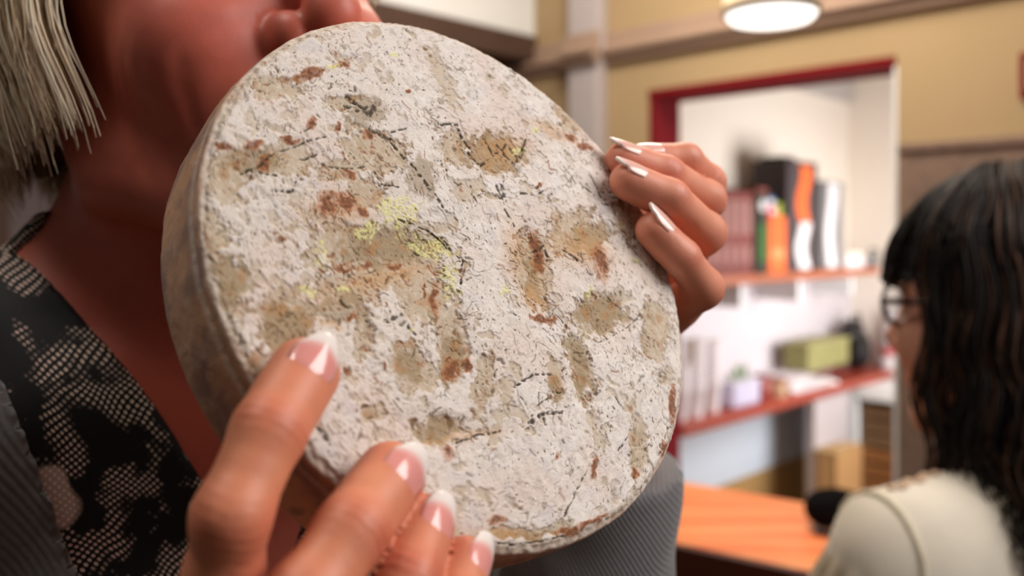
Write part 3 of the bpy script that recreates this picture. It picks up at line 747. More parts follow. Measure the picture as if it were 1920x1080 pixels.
    rustm = np.maximum(rust, rustg * 0.8)
    # clusters of small irregular brown flakes, drawn out along the direction the wheel was rubbed
    ca, sa = math.cos(-0.95), math.sin(-0.95)
    al = w3[:, 0] * ca + w3[:, 1] * sa; ac = -w3[:, 0] * sa + w3[:, 1] * ca
    pa = np.stack([al / 2.3, ac / 1.05, p[:, 2] / 1.5], 1)
    where_ = fbm(p / 11.0 + 1203, 3) + 0.55 * bald_g + 0.35 * (4 * bald * (1 - bald)) + 0.12 * left
    clus = sstep(0.50, 0.72, fbm(pa + 1100, 3) + 0.55 * np.clip(where_, -0.4, 0.9)) * front
    clus_t = sstep(-0.2, 0.3, noise(p / 5 + 1300))
    hollow_shade = sstep(0.15, 0.5, fbm(np.stack([al / 5.0, ac / 2.6, p[:, 2] / 3], 1) + 1400, 3)) * front  # shallow hollows, with grey shading painted into the rind colour
    rustm = np.maximum(rustm, front * sstep(91.5, 94.5, rad + 1.5 * clump) * sstep(0.0, 0.4, noise(p / 6 + 71)) * 0.8)
    yel = yellow * sstep(-0.25, 0.25, fine + 0.5 * clump + 0.12)
    # grooves of scraped rind near the lower edge
    lowr = sstep(-20, -75, p[:, 1]) * sstep(-40, 20, p[:, 0] + 60) * front
    streak = noise(np.stack([p[:, 0] / 2.4, p[:, 1] / 14, p[:, 2] / 5], 1) + 800) * lowr
    # colour
    def L(*c): return np.array(srgb(*c)[:3])
    def mix(a, b, t): return a + (b - a) * t[:, None]
    c = np.broadcast_to(L(236, 226, 218), (len(p), 3)).copy()
    c = mix(c, L(218, 206, 196), sstep(0.1, -0.45, clump + 0.4 * fine) * 0.8)
    c = mix(c, L(246, 240, 236), sstep(0.1, 0.5, clump + 0.2 * fine) * 0.6)  # clump highlights and greyer hollows painted into the colour
    c = mix(c, L(228, 208, 196), sstep(0.0, 0.5, noise(p / 22 + 44)) * 0.6)
    c = mix(c, L(200, 180, 154), baldg * 0.88)
    c = mix(c, L(226, 214, 200), bald * sstep(0.05, 0.4, fbm(p / 2.0 + 444, 3)) * 0.6)
    c = mix(c, L(172, 148, 116), baldg * sstep(0.1, 0.5, fbm(p / 5 + 333, 2)) * 0.6)
    deep = rag(many([(930, 285, 56, 38), (1090, 695, 15, 74, -14), (685, 205, 44, 28), (730, 455, 90, 44), (1130, 590, 42, 38), (770, 680, 24, 32), (850, 665, 20, 62), (830, 800, 44, 18), (1003, 530, 15, 55, -12),
                      (480, 300, 56, 28), (540, 620, 44, 64), (650, 575, 44, 28), (1105, 445, 40, 32), (430, 520, 34, 60), (1040, 735, 14, 34), (790, 330, 30, 40, -30), (1000, 1005, 70, 9)]), 0.36, 0.7, 1.35)
    c = mix(c, L(150, 124, 84), deep * 0.62)
    be = 4 * bald * (1 - bald)
    c = mix(c, L(150, 116, 78), be * sstep(-0.05, 0.35, fbm(p / 4.0 + 812, 3)) * 0.75)
    c = mix(c, L(184, 132, 78), sstep(0.3, 0.55, fbm(p / 6.0 + 840, 3) + 0.25 * bald_g) * bald * 0.5)
    c = mix(c, L(214, 206, 208), sstep(0.1, 0.5, fbm(p / 10.0 + 870, 3)) * (1 - bald) * 0.45)
    c = mix(c, L(208, 156, 98), ochre * 0.55)
    c = mix(c, L(196, 134, 88), sstep(0.36, 0.6, rust_g + 0.5 * ragged) * front * 0.55)
    c = mix(c, L(158, 96, 58), rustm * 0.85 * sstep(-0.5, 0.1, fine + 0.4 * noise(p / 1.3 + 66)))
    c = mix(c, L(112, 66, 42), sstep(0.55, 0.95, rust_g + 0.6 * fbm(p / 1.6 + 5, 2)) * rustm * 0.7)
    c = mix(c, L(232, 226, 158), yel * 0.85)
    c = mix(c, L(112, 88, 58), np.maximum(crack * 0.65, crack2 * 0.6))
    c = mix(c, L(96, 66, 40), fleck * 0.8)
    c = mix(c, L(84, 70, 54), specks * 0.85)
    c = mix(c, L(176, 160, 150), hollow_shade * (1 - bald) * 0.45)
    c = c + ((L(118, 92, 60) + (L(158, 100, 66) - L(118, 92, 60)) * clus_t[:, None]) - c) * (clus * 0.78)[:, None]
    c = mix(c, L(150, 92, 56), fl_r * 0.85)
    c = mix(c, L(84, 66, 44), fl_d * 0.85)
    c = mix(c, L(96, 74, 48), sstep(0.05, 0.5, dark) * 0.35)
    c = mix(c, L(62, 52, 40), dark * 0.85)
    # the rim: smooth, tan and grey
    rn = fbm(p / 15.0 + 700, 3); rn2 = fbm(p / 4 + 720, 3)
    sc = mix(np.broadcast_to(L(208, 160, 126), c.shape), L(160, 126, 112), sstep(-0.15, 0.4, rn))
    sc = mix(sc, L(212, 190, 168), sstep(0.1, 0.6, rn2) * 0.45)
    sc = mix(sc, L(140, 112, 100), sstep(0.25, 0.55, fbm(p / np.array([7, 7, 16.0]) + 760, 3)) * 0.7)
    back = sstep(-0.3, -0.8, N[:, 2])
    c = mix(c, sc, np.clip(side + back, 0, 1))
    # relief, mm
    h = (0.36 * clump + 0.13 * fine) * (1 - 0.6 * baldg) + 0.7 * big
    h = h - 0.8 * sstep(0.1, 0.8, baldg) - 0.4 * bald_g
    h = h - 0.5 * crack - 0.45 * crack2 - 0.7 * dark - 0.25 * fleck + 0.25 * yel - 0.3 * clus - 0.3 * hollow_shade - 0.35 * fl_d + 0.3 * fl_h - 0.15 * fl_r + 0.12 * rustm + 0.35 * streak
    gro = many([(1000, 490, 20, 85, -12, 0.7), (1088, 690, 16, 85, -14, 0.7), (850, 640, 26, 90, 0, 0.8), (720, 490, 130, 80, 8, 0.8), (1130, 600, 45, 45, 0, 0.8), (830, 800, 60, 30, 0, 0.8), (685, 620, 14, 70, 0, 0.8)])
    h = 0.62 * h * (front + 0.25 * side) - 1.5 * gro
    rim_h = 0.6 * fbm(p / 18 + 900, 3) + 0.15 * rn2
    h = h + side * rim_h + front * side * 0 
    edge = np.exp(-((rad - 93.5) / 1.6) ** 2) * sstep(0.2, 0.7, N[:, 2])
    h = h + 0.5 * edge * noise(p / 2.2 + 950)
    # the wheel is not perfectly round
    ang = np.arctan2(p[:, 1], p[:, 0])
    grow = 1 + 0.006 * np.sin(2 * ang + 0.6) + 0.004 * np.sin(3 * ang + 2.0) + 0.003 * np.sin(5 * ang)
    pts = p.copy(); pts[:, :2] *= grow[:, None]
    pts[:, 2] += 0.8 * (1 - (rad / 95) ** 2) * front
    pts += N * h[:, None]
    V = CC + (pts[:, :1] * CU + pts[:, 1:2] * CV + pts[:, 2:3] * CN) / 1000.0
    i = np.arange(m - 1)[:, None]; j = np.arange(n)[None, :]
    Q = np.stack([i * n + j, i * n + (j + 1) % n, (i + 1) * n + (j + 1) % n, (i + 1) * n + j], -1).reshape(-1, 4)[:, ::-1]
    # one vertex at each pole
    V[:n] = V[:n].mean(0); V[-n:] = V[-n:].mean(0)
    mt = material('mouldy_cheese_rind', (1, 1, 1, 1), 0.82, 0.25, attr='Col', vary=(2600, 0.86), bump=(1500, 0.28, 0.0006), sss=0.0, sheen=0.1)
    o = np_mesh('cheese_wheel', V, Q, mt, None, True, c)
    tag(o, 'round wheel of cheese with a mottled white mouldy rind, held up in two hands', 'cheese')
    return o
build_cheese()
# ------------------------------------------------------------------ people: shared builders
m_skin = material('skin', srgb(214, 140, 112), 0.46, 0.4, attr='Col', vary=(140, 0.93), bump=(1300, 0.22, 0.0004), sss=0.12)
m_nail = material('glossy_nail_varnish', srgb(230, 170, 160), 0.15, 0.5, attr='Col', coat=0.4)
m_eyew = material('eye_white', srgb(232, 226, 220), 0.15, 0.5, attr='Col')

class Frame:
    def __init__(s, M, fwd, pitch=0.0, roll=0.0):
        s.M = np.asarray(M, float); f = NV(fwd); u = np.array([0, 0, 1.0]); r = np.cross(f, u)
        s.f, s.r, s.u = f, r, u
        a = math.radians(pitch)
        s.f, s.u = f * math.cos(a) + u * math.sin(a), u * math.cos(a) - f * math.sin(a)
        b = math.radians(roll)
        s.r, s.u = s.r * math.cos(b) + s.u * math.sin(b), s.u * math.cos(b) - s.r * math.sin(b)
        s.R = np.stack([s.f, s.r, s.u])
    def p(s, f, r, u): return s.M + f * s.f + r * s.r + u * s.u
    def inv(s, P): return (P - s.M) @ s.R.T

def head_ops(H):
    e = lambda f, r, u, a, b, c: ell(H.p(f, r, u), H.R, (a, b, c))
    ops = [(e(-0.008, 0, 0.082, 0.094, 0.074, 0.08), 0),
           (e(0.036, 0, 0.03, 0.062, 0.062, 0.085), 0.03),
           (e(0.048, 0, -0.022, 0.05, 0.05, 0.058), 0.025)]
    for s in (-1, 1):
        ops += [(cap(H.p(0.004, s * 0.055, -0.02), H.p(0.016, s * 0.053, -0.04), 0.013, 0.014), 0.02),
                (cap(H.p(0.016, s * 0.053, -0.04), H.p(0.078, s * 0.018, -0.073), 0.0135, 0.014), 0.018),
                (e(0.066, s * 0.038, 0.008, 0.026, 0.026, 0.027), 0.022),                 # cheek
                (cap(H.p(0.07, s * 0.02, -0.012), H.p(0.074, s * 0.027, -0.04), 0.013, 0.012), 0.012),
                (cap(H.p(0.086, s * 0.012, 0.066), H.p(0.074, s * 0.048, 0.064), 0.008, 0.007), 0.014)]  # brow
    ops += [(e(0.084, 0, -0.066, 0.02, 0.022, 0.018), 0.016),                              # chin
            (e(0.08, 0, -0.028, 0.024, 0.03, 0.03), 0.014),                                # muzzle
            (cap(H.p(0.094, 0, 0.056), H.p(0.117, 0, 0.016), 0.0075, 0.0105), 0.012),      # nose ridge
            (e(0.116, 0, 0.01, 0.0125, 0.0125, 0.0115), 0.006),
            (cap(H.p(0.101, 0, -0.004), H.p(0.114, 0, 0.001), 0.004, 0.005), 0.004)]
    for s in (-1, 1):
        ops += [(e(0.1015, s * 0.0145, 0.0045, 0.0135, 0.0085, 0.0115), 0.004),            # nostril wing
                (cap(H.p(0.105, s * 0.0085, -0.014), H.p(0.107, s * 0.008, 0.003), 0.0054, 0.003), 0.002, '-'),
                (ell(H.p(0.082, s * 0.031, 0.05), H.R, (0.016, 0.018, 0.012)), 0.012, '-'),# eye socket
                (cap(H.p(0.0745, s * 0.031, 0.05), H.p(0.0746, s * 0.031, 0.05), 0.0135, 0.0135), 0.005),   # lids
                (ell(H.p(0.088, s * 0.032, 0.0485), H.R, (0.0075, 0.0115, 0.0034)), 0.002, '-'),
                (cap(H.p(0.101, s * 0.002, -0.026), H.p(0.084, s * 0.023, -0.032), 0.0055, 0.003), 0.004),
                (cap(H.p(0.1, s * 0.003, -0.037), H.p(0.084, s * 0.022, -0.034), 0.0065, 0.003), 0.004)]
    ops += [(cap(H.p(0.112, 0, -0.0315), H.p(0.09, 0.026, -0.0335), 0.0012, 0.001), 0.002, '-'),
            (cap(H.p(0.112, 0, -0.0315), H.p(0.09, -0.026, -0.0335), 0.0012, 0.001), 0.002, '-')]
    for s in (-1, 1):                                                                       # ear
        ops += [(cap(H.p(-0.003, s * 0.071, 0.002), H.p(-0.004, s * 0.073, 0.008), 0.0075, 0.008), 0.006),
                (ell(H.p(-0.012, s * 0.075, 0.03), H.R, (0.016, 0.006, 0.028)), 0.006),
                (ell(H.p(-0.008, s * 0.082, 0.032), H.R, (0.01, 0.006, 0.018)), 0.004, '-')]
    return ops

def torso_ops(T, arms):
    """T: upright frame at the mid-lobe point; arms: (shoulder, elbow, wrist) for both sides"""
    c = lambda a, b, ra, rb: cap(T.p(*a), T.p(*b), ra, rb)
    ops = [(c((-0.024, 0, 0.0), (-0.032, 0, -0.13), 0.051, 0.054), 0.03)]
    for s in (-1, 1):
        ops += [(c((-0.012, s * 0.052, -0.012), (0.026, s * 0.013, -0.135), 0.011, 0.009), 0.018),
                (c((-0.045, s * 0.03, -0.085), (-0.04, s * 0.125, -0.142), 0.03, 0.036), 0.045),
                (c((0.022, s * 0.014, -0.142), (-0.012, s * 0.14, -0.132), 0.0075, 0.008), 0.02),
                (ell(T.p(-0.03, s * 0.145, -0.165), T.R, (0.055, 0.05, 0.06)), 0.04)]
    ops += [(ell(T.p(-0.025, 0, -0.27), T.R, (0.092, 0.15, 0.17)), 0.06)]
    for s in (-1, 1):
        ops += [(ell(T.p(0.04, s * 0.072, -0.315), T.R, (0.065, 0.07, 0.075)), 0.05)]
    ops += [(ell(T.p(-0.015, 0, -0.47), T.R, (0.095, 0.128, 0.17)), 0.06),
            (ell(T.p(-0.02, 0, -0.66), T.R, (0.115, 0.165, 0.14)), 0.07)]
    for S_, E_, W_ in arms:
        ops += [(cap(S_, E_, 0.044, 0.036), 0.04), (cap(E_, W_, 0.037, 0.026), 0.015)]
    return ops

class Hand:
    """Five fingers, each a chain tip, DIP, PIP, MCP (thumb: tip, IP, MCP, CMC), joined to a palm."""
    def __init__(s): s.f = []; s.palm = []
    def finger(s, tip, dip, pip, mcp, rad, dorsal, nail):
        s.f.append(dict(p=[np.asarray(x, float) for x in (tip, dip, pip, mcp)], r=rad, d=NV(dorsal), nail=nail))
    def sdf(s):
        pal = field(s.palm); fs = []
        for f in s.f:
            t, d, q, m = f['p']; r = f['r']; n = f['d']
            ax = NV(t - d)
            ops = [(cap(d, t, r[1] * 0.98, r[0]), 0), (cap(d + (t - d) * 0.45 - n * 0.0016, t - n * 0.0012, r[0] * 0.95, r[0] * 0.96), 0.004),
                   (cap(q, d, r[2] * 0.97, r[1] * 0.97), 0.003), (cap(m, q, r[3], r[2] * 0.98), 0.004),
                   
                   (cap((q + m) / 2 - n * 0.002, q * 0.7 + m * 0.3 - n * 0.002, r[3] * 0.95, r[2] * 0.95), 0.006)]
            one = field(ops)
            fs.append((lambda p, one=one: smin(one(p), pal(p), 0.009)))
        return union(fs)
    def colour(s, V, N, base, red, pale):
        c = np.broadcast_to(base, V.shape).copy()
        def mix(t, col): c[:] = c + (col - c) * t[:, None]
        h = np.zeros(len(V))
        for f in s.f:
            t, d, q, m = f['p']; n = f['d']; r = f['r']
            dorsal = sstep(-0.1, 0.6, N @ n)
            for J_, A_, s0 in ((d, NV(t - q), 0.0045), (q, NV(d - m), 0.0065)):
                w_ = V - J_; x = w_ @ A_; near = np.exp(-(x / s0) ** 2) * (np.linalg.norm(w_, axis=1) < r[2] * 2.0)
                mix(near * dorsal * 0.42, red)
                wob = x + 0.0007 * noise(V * 260)
                h += -0.00022 * near * dorsal * (0.5 + 0.5 * np.cos(wob * 2 * np.pi / 0.0026))
            w_ = V - t; mix(np.exp(-(np.linalg.norm(w_, axis=1) / 0.011) ** 2) * 0.35, red)
        mix(sstep(0.1, 0.6, fbm(V * 60, 3)) * 0.35, pale)
        return c, h
    def nails(s, parent):
        for f in s.f:
            k = f['nail']
            if not k: continue
            t, d, q, m = f['p']; r = f['r'][0]; ax = NV(t - d); n = NV(f['d'] - ax * (f['d'] @ ax)); b = np.cross(n, ax)
            w_, L0, L1, tip = k.get('w', 0.011), k.get('back', 0.006), k.get('front', 0.012), k.get('taper', 0.75)
            ni, nj = 15, 11; us = np.linspace(0, 1, ni); vs = np.linspace(-1, 1, nj)
            V, C = [], []
            for layer in (0, 1):
                for u in us:
                    for v in vs:
                        wid = w_ * 0.5 * (0.80 + 0.2 * math.sin(min(1, u * 2.2) * math.pi / 2)) * (1 - (1 - tip) * sstep(0.5, 1.0, u))
                        x = -L0 + (L0 + L1) * u
                        x -= 0.0016 * v * v * sstep(0.35, 0.0, u) * -1.0 if u < 0.35 else 0.0
                        x -= k.get('round', 0.003) * abs(v) ** 2.2 * sstep(0.6, 1.0, u)
                        a = v * wid / (r * 0.98)
                        rr = r * 1.0 + 0.0002 - layer * 0.0009 - (0.0012 * sstep(0.25, 0.0, u)) + 0.0004 * math.sin(u * math.pi)
                        drop = k.get('curve', 0.03) * max(0, u - 0.45) ** 2 * 0.02
                        V.append(t + ax * x + n * (rr * math.cos(a) - drop) + b * (rr * math.sin(a)))
                        edge = (0.85 if k.get('pale') else 0.73) - 0.10 * v * v + k.get('edge', 0.0)
                        wt = float(sstep(edge - 0.12, edge + 0.12, u))
                        pk = np.array(srgb(*((234, 184, 170) if k.get('pale') else (226, 150, 142)))[:3]); lun = np.array(srgb(240, 196, 190)[:3]); wh = np.array(srgb(*((238, 220, 212) if k.get('pale') else (238, 228, 222)))[:3])
                        base = pk + (lun - pk) * float(sstep(0.2, 0.06, u + 0.05 * v * v)) * 0.6
                        C.append(base + (wh - base) * wt)
            V = np.array(V); C = np.array(C); g = lambda l, i, j: (l * ni + i) * nj + j
            Q = []
            for i in range(ni - 1):
                for j in range(nj - 1):
                    Q.append((g(0, i, j), g(0, i + 1, j), g(0, i + 1, j + 1), g(0, i, j + 1)))
                    Q.append((g(1, i, j), g(1, i, j + 1), g(1, i + 1, j + 1), g(1, i + 1, j)))
            for i in range(ni - 1):
                Q.append((g(0, i, 0), g(1, i, 0), g(1, i + 1, 0), g(0, i + 1, 0))); Q.append((g(0, i, nj - 1), g(0, i + 1, nj - 1), g(1, i + 1, nj - 1), g(1, i, nj - 1)))
            for j in range(nj - 1):
                Q.append((g(0, 0, j), g(0, 0, j + 1), g(1, 0, j + 1), g(1, 0, j))); Q.append((g(0, ni - 1, j), g(1, ni - 1, j), g(1, ni - 1, j + 1), g(0, ni - 1, j + 1)))
            np_mesh('fingernail', V, np.array(Q), m_nail, parent, True, C)

def eyes(H, parent, iris):
    for s in (-1, 1):
        c = H.p(0.0745, s * 0.031, 0.05)
        th = np.linspace(0, np.pi, 14); ph = np.arange(20) * 2 * np.pi / 20
        g = NV(H.f + 0.05 * s * H.r); a = NV(np.cross(g, H.u)); b = np.cross(a, g)
        V = np.array([c + 0.0115 * (math.cos(t) * g + math.sin(t) * (math.cos(p) * a + math.sin(p) * b)) for t in th for p in ph])
        C = np.array([(0.01, 0.01, 0.01) if t < 0.2 else iris if t < 0.52 else (0.8, 0.77, 0.74) for t in th for p in ph])
        Q = np.array([(i * 20 + j, i * 20 + (j + 1) % 20, (i + 1) * 20 + (j + 1) % 20, (i + 1) * 20 + j) for i in range(13) for j in range(20)])
        np_mesh('eye', V, Q, m_eyew, parent, True, C)

def legs_sdf(T, floor_z, off=0.0):
    hip = lambda s: T.p(-0.02, s * 0.085, -0.72)
    ops = [(ell(T.p(-0.02, 0, -0.66), T.R, (0.118 + off, 0.168 + off, 0.14)), 0)]
    for s in (-1, 1):
        kn = T.p(0.0, s * 0.09, -0.72); kn[2] = floor_z + 0.47
        an = T.p(-0.03, s * 0.09, -0.72); an[2] = floor_z + 0.07
        ops += [(cap(hip(s), kn, 0.085 + off, 0.058 + off), 0.05), (cap(kn, an, 0.056 + off, 0.045 + off), 0.02)]
    return field(ops)

def shoes(T, parent, mat):
    for s in (-1, 1):
        h = T.p(-0.05, s * 0.09, 0); t = T.p(0.13, s * 0.1, 0)
        fn = field([(ell(np.array([*(h * 0.35 + t * 0.65)[:2], 0.035]), T.R, (0.1, 0.045, 0.036)), 0), (ell(np.array([*(h * 0.85 + t * 0.15)[:2], 0.05]), T.R, (0.055, 0.038, 0.05)), 0.03)])
        c = (h + t) / 2; V, Q, N = nets(fn, np.array([c[0] - 0.2, c[1] - 0.2, -0.02]), np.array([c[0] + 0.2, c[1] + 0.2, 0.14]), 0.008)
        V[:, 2] = np.maximum(V[:, 2], 0.001)
        np_mesh('shoe', V, Q, mat, parent, True)

# ------------------------------------------------------------------ the woman with the cheese
M1 = np.array([-0.156, 0.450, CZ + 0.0635])
H1 = Frame(M1, (0.707, -0.707, 0), 8)
T1 = Frame(M1, (0.74, -0.67, 0))
Sr = T1.p(-0.03, 0.15, -0.165); Sl = T1.p(-0.03, -0.15, -0.165)
Er = np.array([-0.29, 0.22, CZ - 0.35]); El = np.array([0.022, 0.475, CZ - 0.33])

# right hand, in front of the wheel
def up(px, py, off): return P(px, py, plane_d(px, py) - off)
Wr = P(470, 2050, 0.205)
hr = Hand()
R_MCP = [P(392, 1330, 0.206), P(485, 1400, 0.203), P(585, 1460, 0.205), P(675, 1500, 0.210)]
hr.finger(up(570, 700, 0.0105), up(505, 808, 0.0125), up(434, 968, 0.009), R_MCP[0], (0.0083, 0.0087, 0.0083, 0.0086), CN + np.array([0.05, -0.6, 0.1]), dict(w=0.0130, back=0.0085, front=0.0085, taper=0.72, round=0.004))
hr.finger(up(733, 895, 0.0115), up(660, 995, 0.015), up(570, 1130, 0.012), R_MCP[1], (0.0082, 0.0088, 0.0089, 0.0092), CN + np.array([0.15, -0.55, 0.0]), dict(w=0.0126, back=0.0095, front=0.0075, taper=0.75, round=0.003))
hr.finger(up(797, 985, 0.0115), up(763, 1085, 0.015), up(705, 1215, 0.013), R_MCP[2], (0.0070, 0.0078, 0.0085, 0.0090), CN + np.array([0.2, -0.5, 0.0]), dict(w=0.0106, back=0.0095, front=0.0070, taper=0.8, round=0.002))
hr.finger(up(872, 1058, 0.0105), up(845, 1138, 0.014), up(790, 1240, 0.016), R_MCP[3], (0.0062, 0.0070, 0.0080, 0.0095), CN + np.array([0.5, -0.4, 0.0]), dict(w=0.0088, back=0.0085, front=0.0080, taper=0.78, round=0.002))
tb0 = P(455, 1010, 0.262)
hr.finger(P(560, 1140, 0.262), P(470, 1250, 0.25), P(420, 1480, 0.228), P(440, 1800, 0.21), (0.0085, 0.0105, 0.012, 0.014), (-0.5, 0.6, 0.3), dict(w=0.0125, back=0.006, front=0.011))
hr.palm = [(cap(R_MCP[0], Wr - 0.014 * NV((1, 0, 0)), 0.0115, 0.017), 0), (cap(R_MCP[1], Wr, 0.0115, 0.018), 0.012), (cap(R_MCP[2], Wr + 0.008 * NV((1, 0, 0)), 0.0112, 0.017), 0.012),
           (cap(R_MCP[3], Wr + 0.014 * NV((1, 0, 0)), 0.0105, 0.016), 0.012), (cap(R_MCP[0], R_MCP[3], 0.0095, 0.009), 0.008),
           (cap(P(420, 1480, 0.222), Wr + np.array([0, 0.01, 0]), 0.014, 0.018), 0.012), (cap(Wr, Wr + 0.09 * NV(Er - Wr), 0.023, 0.029), 0.02)]
# left hand, wrapped round the far edge from behind
Wl = P(1135, 800, 0.442)
hl = Hand()
L_MCP = [P(1212, 425, 0.428), P(1214, 482, 0.424), P(1206, 555, 0.418), P(1186, 640, 0.412)]
dl = np.array([0.42, -0.50, 0.75])
hl.finger(P(1214, 298, 0.377), P(1285, 300, 0.382), P(1326, 342, 0.398), L_MCP[0], (0.0064, 0.0074, 0.0080, 0.0096), (0.25, -0.45, 0.85), dict(w=0.0094, back=0.0095, front=0.0065, pale=1, taper=0.7, round=0.003))
hl.finger(P(1170, 298, 0.358), P(1248, 326, 0.362), P(1324, 374, 0.382), L_MCP[1], (0.0066, 0.0076, 0.0083, 0.0098), (0.42, -0.4, 0.8), dict(w=0.0100, back=0.010, front=0.0095, pale=1, taper=0.5, round=0.004))
hl.finger(P(1180, 338, 0.347), P(1256, 372, 0.350), P(1322, 436, 0.370), L_MCP[2], (0.0068, 0.0079, 0.0086, 0.0098), (0.4, -0.5, 0.8), dict(w=0.0102, back=0.010, front=0.0095, pale=1, taper=0.5, round=0.004))
hl.finger(P(1228, 430, 0.344), P(1278, 483, 0.347), P(1318, 540, 0.362), L_MCP[3], (0.0064, 0.0074, 0.0083, 0.0096), (0.7, -0.55, 0.55), dict(w=0.0090, back=0.009, front=0.0100, pale=1, taper=0.55, round=0.003))
hl.finger(P(1000, 420, 0.405), P(1060, 470, 0.41), P(1120, 560, 0.425), P(1130, 720, 0.44), (0.0085, 0.0105, 0.0118, 0.0135), (0, 1, 0.2), dict(w=0.0115, back=0.006, front=0.011))
hl.palm = [(cap(L_MCP[0], Wl, 0.0108, 0.017), 0), (cap(L_MCP[1], Wl, 0.011, 0.018), 0.012), (cap(L_MCP[2], Wl, 0.011, 0.018), 0.012), (cap(L_MCP[3], Wl, 0.0105, 0.016), 0.012),
           (cap(L_MCP[0], L_MCP[3], 0.0095, 0.009), 0.008), (cap(P(1120, 560, 0.428), Wl, 0.0135, 0.017), 0.012), (cap(Wl, Wl + 0.09 * NV(El - Wl), 0.023, 0.028), 0.02)]

arms1 = [(Sr, Er, Wr), (Sl, El, Wl)]
head1 = head_ops(H1); tors1 = torso_ops(T1, [])
body_fn = field(head1 + [(tors1[0][0], 0.03)] + tors1[1:])
full_fn = field([(field(tors1), 0)] + [(cap(S_, E_, 0.044, 0.036), 0.04) for S_, E_, W_ in arms1] + [(cap(E_, W_, 0.036, 0.026), 0.015) for S_, E_, W_ in arms1])
arm_fn = union([field([(cap(S_, E_, 0.042, 0.034), 0), (cap(E_, E_ + 0.8 * (W_ - E_), 0.034, 0.026), 0.015)]) for S_, E_, W_ in arms1])

def bounds(pts, r): pts = np.array(pts); return pts.min(0) - r, pts.max(0) + r
woman = thing('person', 'woman with a short blond bob, snakeskin print blouse and grey cardigan smelling a cheese', 'person', (M1[0] - 0.03, M1[1] + 0.03, 0))
hd = nets(body_fn, M1 + np.array([-0.3, -0.28, -0.36]), M1 + np.array([0.26, 0.27, 0.19]), 0.0024)
low = nets(union([field(tors1), arm_fn]), np.array([-0.48, 0.1, CZ - 0.68]), np.array([0.3, 0.85, CZ - 0.27]), 0.007)
arm = nets(arm_fn, *bounds([Sr, Er, Wr, Sl, El, Wl], 0.06), 0.007)
hrm = nets(hr.sdf(), *bounds([x for f in hr.f for x in f['p']] + [Wr, Wr + 0.06 * NV(Er - Wr)], 0.03), 0.0011)
hlm = nets(hl.sdf(), *bounds([x for f in hl.f for x in f['p']] + [Wl, Wl + 0.06 * NV(El - Wl)], 0.03), 0.0011)

def lin(*c): return np.array(srgb(*c)[:3])
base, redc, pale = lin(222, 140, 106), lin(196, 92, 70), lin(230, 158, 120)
ch, hh = hr.colour(hrm[0], hrm[2], base, redc, pale); hrm = (hrm[0] + hrm[2] * hh[:, None], hrm[1], hrm[2])
cl, hh = hl.colour(hlm[0], hlm[2], lin(226, 150, 122), lin(200, 104, 84), lin(234, 170, 140)); hlm = (hlm[0] + hlm[2] * hh[:, None], hlm[1], hlm[2])
# face: flushed skin, fine creases from cheek to jaw
Vh, Qh, Nh = hd; q = H1.inv(Vh)
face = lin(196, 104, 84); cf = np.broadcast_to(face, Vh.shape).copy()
def fmix(t, col): cf[:] = cf + (col - cf) * t[:, None]
fmix(np.exp(-((q[:, 0] - 0.075) ** 2 + (np.abs(q[:, 1]) - 0.042) ** 2 + (q[:, 2] - 0.01) ** 2) / 0.03 ** 2) * 0.5, lin(206, 100, 86))
fmix(np.exp(-((q[:, 0] - 0.108) ** 2 + q[:, 1] ** 2 + (q[:, 2] - 0.008) ** 2) / 0.02 ** 2) * 0.5, lin(196, 88, 70))
fmix(np.exp(-((q[:, 0] - 0.095) ** 2 / 0.014 ** 2 + q[:, 1] ** 2 / 0.022 ** 2 + (q[:, 2] + 0.032) ** 2 / 0.009 ** 2)) * 0.8, lin(170, 70, 72))
fmix(sstep(0.0, 0.5, fbm(Vh * 70, 3)) * 0.3, lin(178, 84, 64))
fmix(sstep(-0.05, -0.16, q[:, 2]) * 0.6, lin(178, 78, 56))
hw = np.zeros(len(Vh))
for s in (-1, 1):
    side = q[:, 1] * s > 0.012
    for f0, u0, f1, u1, bend, dep, wd in ((0.098, 0.012, 0.076, -0.036, 0.004, 0.0016, 0.0028), (0.074, 0.0, 0.062, -0.05, 0.006, 0.0010, 0.0022), (0.064, 0.004, 0.05, -0.05, 0.007, 0.0009, 0.002), (0.055, 0.006, 0.04, -0.045, 0.008, 0.0007, 0.002), (0.046, 0.01, 0.03, -0.04, 0.008, 0.0006, 0.002), (0.07, -0.044, 0.06, -0.075, 0.003, 0.0010, 0.0025)):
        t = np.clip((q[:, 2] - u0) / (u1 - u0), -0.2, 1.2)
        fl = f0 + (f1 - f0) * t - bend * np.sin(np.clip(t, 0, 1) * np.pi) + 0.0015 * noise(Vh * 90)
        hw += -0.5 * dep * np.exp(-((q[:, 0] - fl) / wd) ** 2) * sstep(-0.2, 0.15, t) * sstep(1.2, 0.85, t) * side
Vh = Vh + Nh * hw[:, None]
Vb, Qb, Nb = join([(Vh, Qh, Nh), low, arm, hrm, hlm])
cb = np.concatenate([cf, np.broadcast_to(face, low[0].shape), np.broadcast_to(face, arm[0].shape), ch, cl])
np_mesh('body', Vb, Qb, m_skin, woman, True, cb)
hr.nails(woman); hl.nails(woman); eyes(H1, woman, (0.12, 0.2, 0.28))
m_brow = material('eyebrow_hair', srgb(150, 116, 80), 0.6, 0.3)
for s in (-1, 1):
    MB().tube([H1.p(0.092, s * 0.014, 0.071), H1.p(0.089, s * 0.03, 0.076), H1.p(0.076, s * 0.05, 0.07)], [0.0022, 0.0028, 0.001]).build('eyebrow', m_brow, woman, True)

